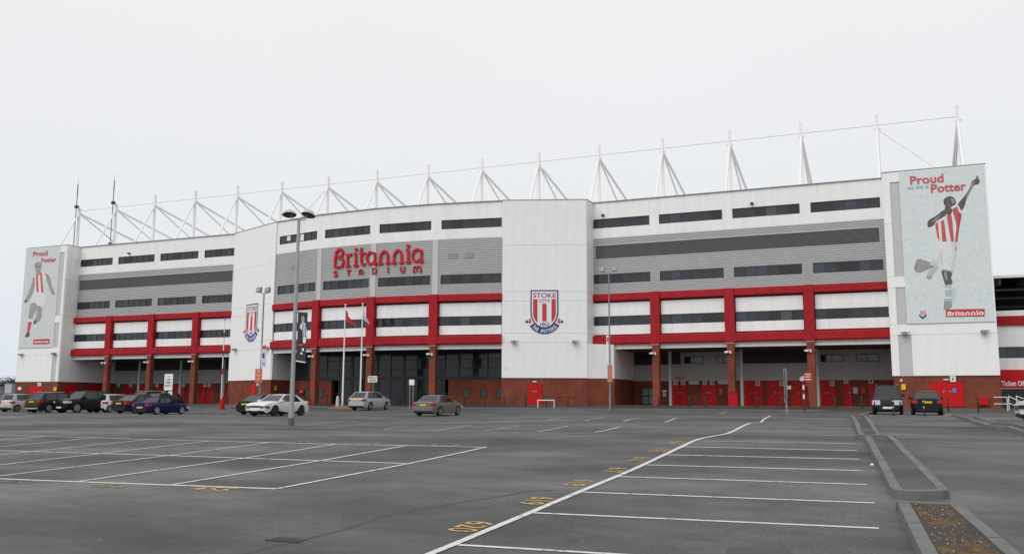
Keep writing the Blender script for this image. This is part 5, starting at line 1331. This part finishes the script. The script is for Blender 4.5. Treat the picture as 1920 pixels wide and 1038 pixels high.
        strip(xb + .30 * (xw - xb) * .5, xb - .04, xr1 + .12, xr1 - .03)
        build(pm, 'pillar', pcol, o)
    # roof skin
    rf = MB(); n1, n2 = 6, 5
    for j in range(n1 + 1):
        for i in range(n2 + 1):
            t, q = j / n1, i / n2 * 2 - 1; x = cp_(xr0 + .03, xr1 - .03, t); bul = .05 * (1 - (2 * t - 1) ** 2 * .9)
            rf.v.append((x, q * (wt + .02), zt - .015 + bul * (1 - q * q * .55) + .012))
    rf.f = [(j * (n2 + 1) + i, j * (n2 + 1) + i + 1, (j + 1) * (n2 + 1) + i + 1, (j + 1) * (n2 + 1) + i) for j in range(n1) for i in range(n2)]
    ro_ = build(rf, 'roof', paint if 'soft' not in extra else M_RUBBER, o, smooth=True, angle=80)
    md = ro_.modifiers.new('thickness', 'SOLIDIFY'); md.thickness = .05
    if 'rails' in extra:
        for sg in (1, -1): build(MB().tube((xr0 - .28, sg * (wt - .02), H + .012), (xr1 + .35, sg * (wt - .02), H + .012), .022, n=6), 'roof_rail', mat('rail_silver', (.55, .55, .56), .3, metal=.6), o)
    # wheels
    for ax_ in (xf, xr):
        for sg in (1, -1):
            yo = sg * (hw - .02)
            ty = build(MB().lathe((ax_, yo - sg * .2, r), (0, sg, 0), [(0, r * .9), (.02, r * .98), (.06, r), (.15, r), (.19, r * .97), (.205, r * .72), (.165, r * .70)], 20), 'wheel', M_RUBBER, o, smooth=True)
            rm = MB().lathe((ax_, yo - sg * .034, r), (0, sg, 0), [(0, r * .71), (.036, r * .71), (.036, r * .61), (.0, r * .60)], 20, caps=False)
            rm.lathe((ax_, yo - sg * .03, r), (0, sg, 0), [(0, r * .16), (.028, r * .14)], 12)
            for k in range(5):
                a = 2 * math.pi * k / 5 + .3
                p0, p1 = (ax_ + .03 * math.cos(a), r + .03 * math.sin(a)), (ax_ + r * .64 * math.cos(a), r + r * .64 * math.sin(a)); nx_, nz_ = -math.sin(a) * r * .13, math.cos(a) * r * .13
                ya, yb_ = yo - sg * .033, yo - sg * .006
                cs_ = [(p0[0] - nx_, p0[1] - nz_), (p1[0] - nx_, p1[1] - nz_), (p1[0] + nx_, p1[1] + nz_), (p0[0] + nx_, p0[1] + nz_)]
                rm.hexa([(x_, ya, z_) for x_, z_ in cs_] + [(x_, yb_, z_) for x_, z_ in cs_])
            build(rm, 'rim', mat('rim_%d' % int(rimc[0] * 100), rimc, .35, metal=.7), ty)
    # lamps, plates, bumpers, mirrors
    red = mat('tail_lamp', (.42, .015, .02), .2); clear = mat('head_lamp', (.60, .62, .65), .12, metal=.2) if paint not in (P_PEARL, P_SILVER) else mat('head_lamp_dark', (.10, .11, .12), .1, metal=.2)
    zl = min(belt - .13, tail - .13)
    for sg in (1, -1):
        yw = hw * .80
        pl_ = lambda x, y, d: (x, sg * y, d)
        build(MB().prism(pl_, [(-L / 2 - .018, hw * .60), (-L / 2 - .018, hw * .79), (-L / 2 + .05, hw * .925), (-L / 2 + .28, hw * .985), (-L / 2 + .28, hw * .88), (-L / 2 + .06, hw * .60)], zl - .09, zl + .08), 'tail_lamp', red, o)
        zh = nose - .19
        build(MB().prism(pl_, [(L / 2 + .016, hw * .44), (L / 2 + .012, hw * .74), (L / 2 - .07, hw * .925), (L / 2 - .36, hw * .985), (L / 2 - .36, hw * .86), (L / 2 - .08, hw * .44)], zh - (.20 if 'talllamp' in extra else .075), zh + .085), 'headlamp', clear, o)
        build(MB().box(xw - .35, xw - .12, sg * (wb_ + .0), sg * (wb_ + .20), belt + .02, belt + .16) if sg > 0 else MB().box(xw - .35, xw - .12, -(wb_ + .20), -wb_, belt + .02, belt + .16), 'mirror', paint, o)
    yp = mat('plate_yellow', (.62, .42, .02), .5); wp = mat('plate_white', (.72, .72, .70), .5)
    pz = zl - .03 if 'lowplate' not in extra else .5
    rp = build(MB().box(-L / 2 - .022, -L / 2 - .004, -.26, .26, pz - .06, pz + .06), 'number_plate', yp if 'whiteplate' not in extra else wp, o)
    fp = build(MB().box(L / 2 + .004, L / 2 + .022, -.26, .26, .36, .48), 'number_plate', wp, o)
    build(MB().box(L / 2 - .05, L / 2 + .006, -hw * .42, hw * .42, nose - .22, nose - .09), 'grille', mat('grille_dark', (.02, .02, .022), .35), o)
    build(MB().box(L / 2 - .06, L / 2 + .002, -hw * .62, hw * .62, clr + .10, clr + .2), 'air_intake', M_RUBBER, o)
    build(MB().box(-L / 2 - .001, -L / 2 + .08, -hw * .72, hw * .72, clr + .07, clr + .16), 'rear_valance', M_RUBBER if 'silverguard' not in extra else mat('guard_silver', (.40, .38, .33), .4), o)
    return o
def paint(name, c, metal=.35, rough=.4): return mat(name, c, rough, metal, coat=.28, spec=.2)
P_SILVER = paint('paint_silver', (.46, .46, .475), .3); P_WHITE = paint('paint_white', (.74, .74, .75), 0); P_BLACK = paint('paint_black', (.006, .006, .0065), 0)
P_GREY = paint('paint_grey', (.17, .165, .155), .2); P_BLUE = paint('paint_blue', (.010, .012, .07), .15); P_DARK = paint('paint_dark', (.010, .010, .010), .0)
P_PEARL = paint('paint_pearl', (.66, .66, .66), .1); P_NAVY = paint('paint_navy', (.007, .009, .014), .1)
#         L    W    H    belt nose tail  xw   xr0   xr1   xb    r    xf    xr    clr
SALOON = (4.60, 1.78, 1.45, .92, .76, 1.00, .98, .15, -.98, -1.78, .325, 1.40, -1.36, .19)
GS     = (4.85, 1.84, 1.46, .93, .78, 1.00, 1.05, .18, -1.02, -1.90, .345, 1.45, -1.40, .18)
HATCH  = (3.50, 1.62, 1.48, .92, .80, .92, .95, .45, -1.35, -1.62, .285, 1.12, -1.22, .18)
SUV    = (4.55, 1.82, 1.58, 1.03, .92, 1.02, 1.05, .40, -1.65, -2.08, .345, 1.40, -1.36, .23)
BIGSUV = (4.78, 1.93, 1.73, 1.10, 1.02, 1.10, 1.12, .42, -1.75, -2.20, .385, 1.48, -1.40, .25)
RX     = (4.73, 1.85, 1.68, 1.05, .95, 1.08, 1.12, .35, -1.45, -2.20, .365, 1.44, -1.28, .24)
ROAD   = (4.05, 1.68, 1.27, .83, .68, .90, .55, .02, -.75, -1.20, .305, 1.22, -1.20, .15)
VAN    = (4.50, 1.80, 1.84, 1.08, .98, 1.08, 1.45, .72, -2.05, -2.20, .335, 1.36, -1.30, .20)
car('saloon_car', 'grey saloon with red tail lamps parked alone before the entrance', 824, 779.5, 'r', SALOON, P_GREY)
car('estate_car', 'silver tall estate car parked by the flag poles', 694, 768.8, 'r', RX, P_SILVER)
car('saloon_car', 'pale silver saloon facing out behind the tall lamp column', 514.5, 779.7, 'f', GS, P_PEARL, head=-1, rimc=(.08, .08, .085))
car('saloon_car', 'black saloon showing its yellow plate beside the pale silver saloon', 490, 777, 'r', SALOON, P_BLACK)
car('roadster_car', 'dark blue soft-top roadster at the end of the parked row', 293, 776.8, 'r', ROAD, P_BLUE, extra=('soft', 'lowplate'), rimc=(.6, .6, .62))
car('saloon_car', 'black saloon parked between white hatchback and blue roadster', 254, 774.6, 'r', SALOON, P_DARK)
car('hatchback_car', 'small white hatchback between a black off-roader and black saloon', 205, 772.8, 'r', HATCH, P_WHITE, extra=('lowplate', 'whiteplate'))
car('suv_car', 'large black off-roader facing out with chrome grille', 143, 773.4, 'f', BIGSUV, P_BLACK, head=-1, rimc=(.5, .5, .52))
car('suv_car', 'dark crossover with silver roof edge beside the small silver hatchback', 91, 773.4, 'r', SUV, P_DARK, extra=('rails', 'silverguard'), rimc=(.5, .5, .5))
car('hatchback_car', 'small silver hatchback next to a dark crossover', 31, 771.8, 'r', HATCH, P_SILVER, extra=('lowplate',), rimc=(.3, .3, .3))
car('hatchback_car', 'dark navy car partly hidden behind the small silver hatchback', 4, 767.5, 'f', SUV, P_NAVY, head=-1)
car('estate_car', 'dark estate car with silver roof rails behind the white hatchback', 262, 769.5, 'f', BIGSUV, P_DARK, head=-1, extra=('rails',))
car('hatchback_car', 'black hatchback half hidden behind the black saloon', 288, 770.5, 'f', SUV, P_BLACK, head=-1)
car('van', 'dark van facing out beside the black saloon near the end tower', 1691.5, 776.8, 'f', VAN, P_NAVY, head=-1, extra=('rails', 'talllamp'))
car('saloon_car', 'black saloon with yellow plate parked by the wide red door', 1766.5, 777.6, 'r', SALOON, P_BLACK)
car('saloon_car', 'silver car nosing in beside the right-hand kerbed island', 1998, 797.5, 'f', SALOON, P_SILVER, head=-1, yaw=-math.pi / 2 + .35)

# ------------------------------------------------------------------ far left: kiosk, fence, trees
kx0, kx1 = atv(6, 95), atv(19, 95)
kk = thing('kiosk', ((kx0 + kx1) / 2, 95, -.3), 'pale grey metal kiosk beyond the left end of the stadium', 'kiosk')
zt = zat(12, 719.5, 95)
build(MB().box(kx0, kx1, 95, 97, -.4, zt), 'body', mat('kiosk_grey', (.40, .44, .46), .6, var=.08), kk); build(MB().box(kx0 - .05, kx1 + .05, 94.95, 97.05, zt, zt + .08), 'lid', M_COPING, kk)
fn = thing('palisade_fence', (atv(25, 96), 96, -.3), 'grey palisade fence between kiosk and brick tower', 'fence')
xa, xb = atv(19.5, 96), atv(36, 96); n = 14
for i in range(n): build(MB().box(xa + (xb - xa) * i / n, xa + (xb - xa) * i / n + .05, 96, 96.03, -.4, zat(26, 721, 96)), 'pale', M_GREYSTEEL, fn)
for z in (.2, 1.5): build(MB().box(xa, xb, 96.03, 96.06, z, z + .06), 'rail', M_GREYSTEEL, fn)
f2 = thing('palisade_fence', (atv(-30, 96), 96, -.3), 'grey palisade fence running left from the pale kiosk', 'fence')
xa, xb = atv(-90, 96), atv(5, 96); n = 46
for i in range(n): build(MB().box(xa + (xb - xa) * i / n, xa + (xb - xa) * i / n + .07, 96, 96.03, -.4, zat(0, 724, 96)), 'pale', M_GREYSTEEL, f2)
for z in (.2, 1.4): build(MB().box(xa, xb, 96.03, 96.06, z, z + .06), 'rail', M_GREYSTEEL, f2)
M_LEAF = mat('leaf', (.040, .050, .034), .8, var=.5, vscale=.7); M_BARK = mat('bark', (.06, .05, .04), .9)
def tree(px, v, ytop, wid, label):
    x = atv(px, v, 740); z0 = gz(x, v); zt = zat(px, ytop, v); h = zt - z0
    o = thing('tree', (x, v, z0), label, 'tree', 'trees beyond the left end of the stadium')
    tr_ = MB().tube((x, v, z0 - .2), (x, v, z0 + h * .55), h * .035, h * .018, 8)
    for k in range(6):
        a = k * 1.05; tr_.tube((x, v, z0 + h * (.3 + .05 * k)), (x + wid * .4 * math.cos(a), v + wid * .4 * math.sin(a), z0 + h * (.55 + .06 * k)), h * .012, h * .005, 5)
    build(tr_, 'trunk', M_BARK, o)
    cr = MB()
    clumps = [(x + random.gauss(0, wid * .24), v + random.gauss(0, wid * .24), z0 + h * random.uniform(.35, .9), wid * random.uniform(.12, .24)) for _ in range(26)]
    for cx_, cy_, cz_, rr in clumps:
        for _ in range(90):
            d = Vector((random.gauss(0, 1), random.gauss(0, 1), random.gauss(0, .8))).normalized() * rr * random.uniform(.5, 1.05)
            p = Vector((cx_, cy_, cz_)) + d; s_ = random.uniform(.10, .22)
            a = Vector((random.gauss(0, 1), random.gauss(0, 1), random.gauss(0, 1))).normalized() * s_; b = a.cross(Vector((random.gauss(0, 1), random.gauss(0, 1), random.gauss(0, 1)))).normalized() * s_ * .6
            cr.add([p - a, p + b, p + a, p - b], [(0, 1, 2, 3)])
    build(cr, 'crown', M_LEAF, o)
for px, v, yt, w, lab in ((26, 170, 707.5, 7, 'dark rounded tree touching the brick tower edge'), (7, 175, 709, 7, 'dark tree rising above the pale kiosk'), (-12, 168, 712, 8, 'dark tree behind the fence left of the kiosk'), (17, 190, 715, 9, 'low broad dark tree between two taller trees'), (-40, 180, 708, 10, 'large dark tree at the far end of the fence')):
    tree(px, v, yt, w, lab)
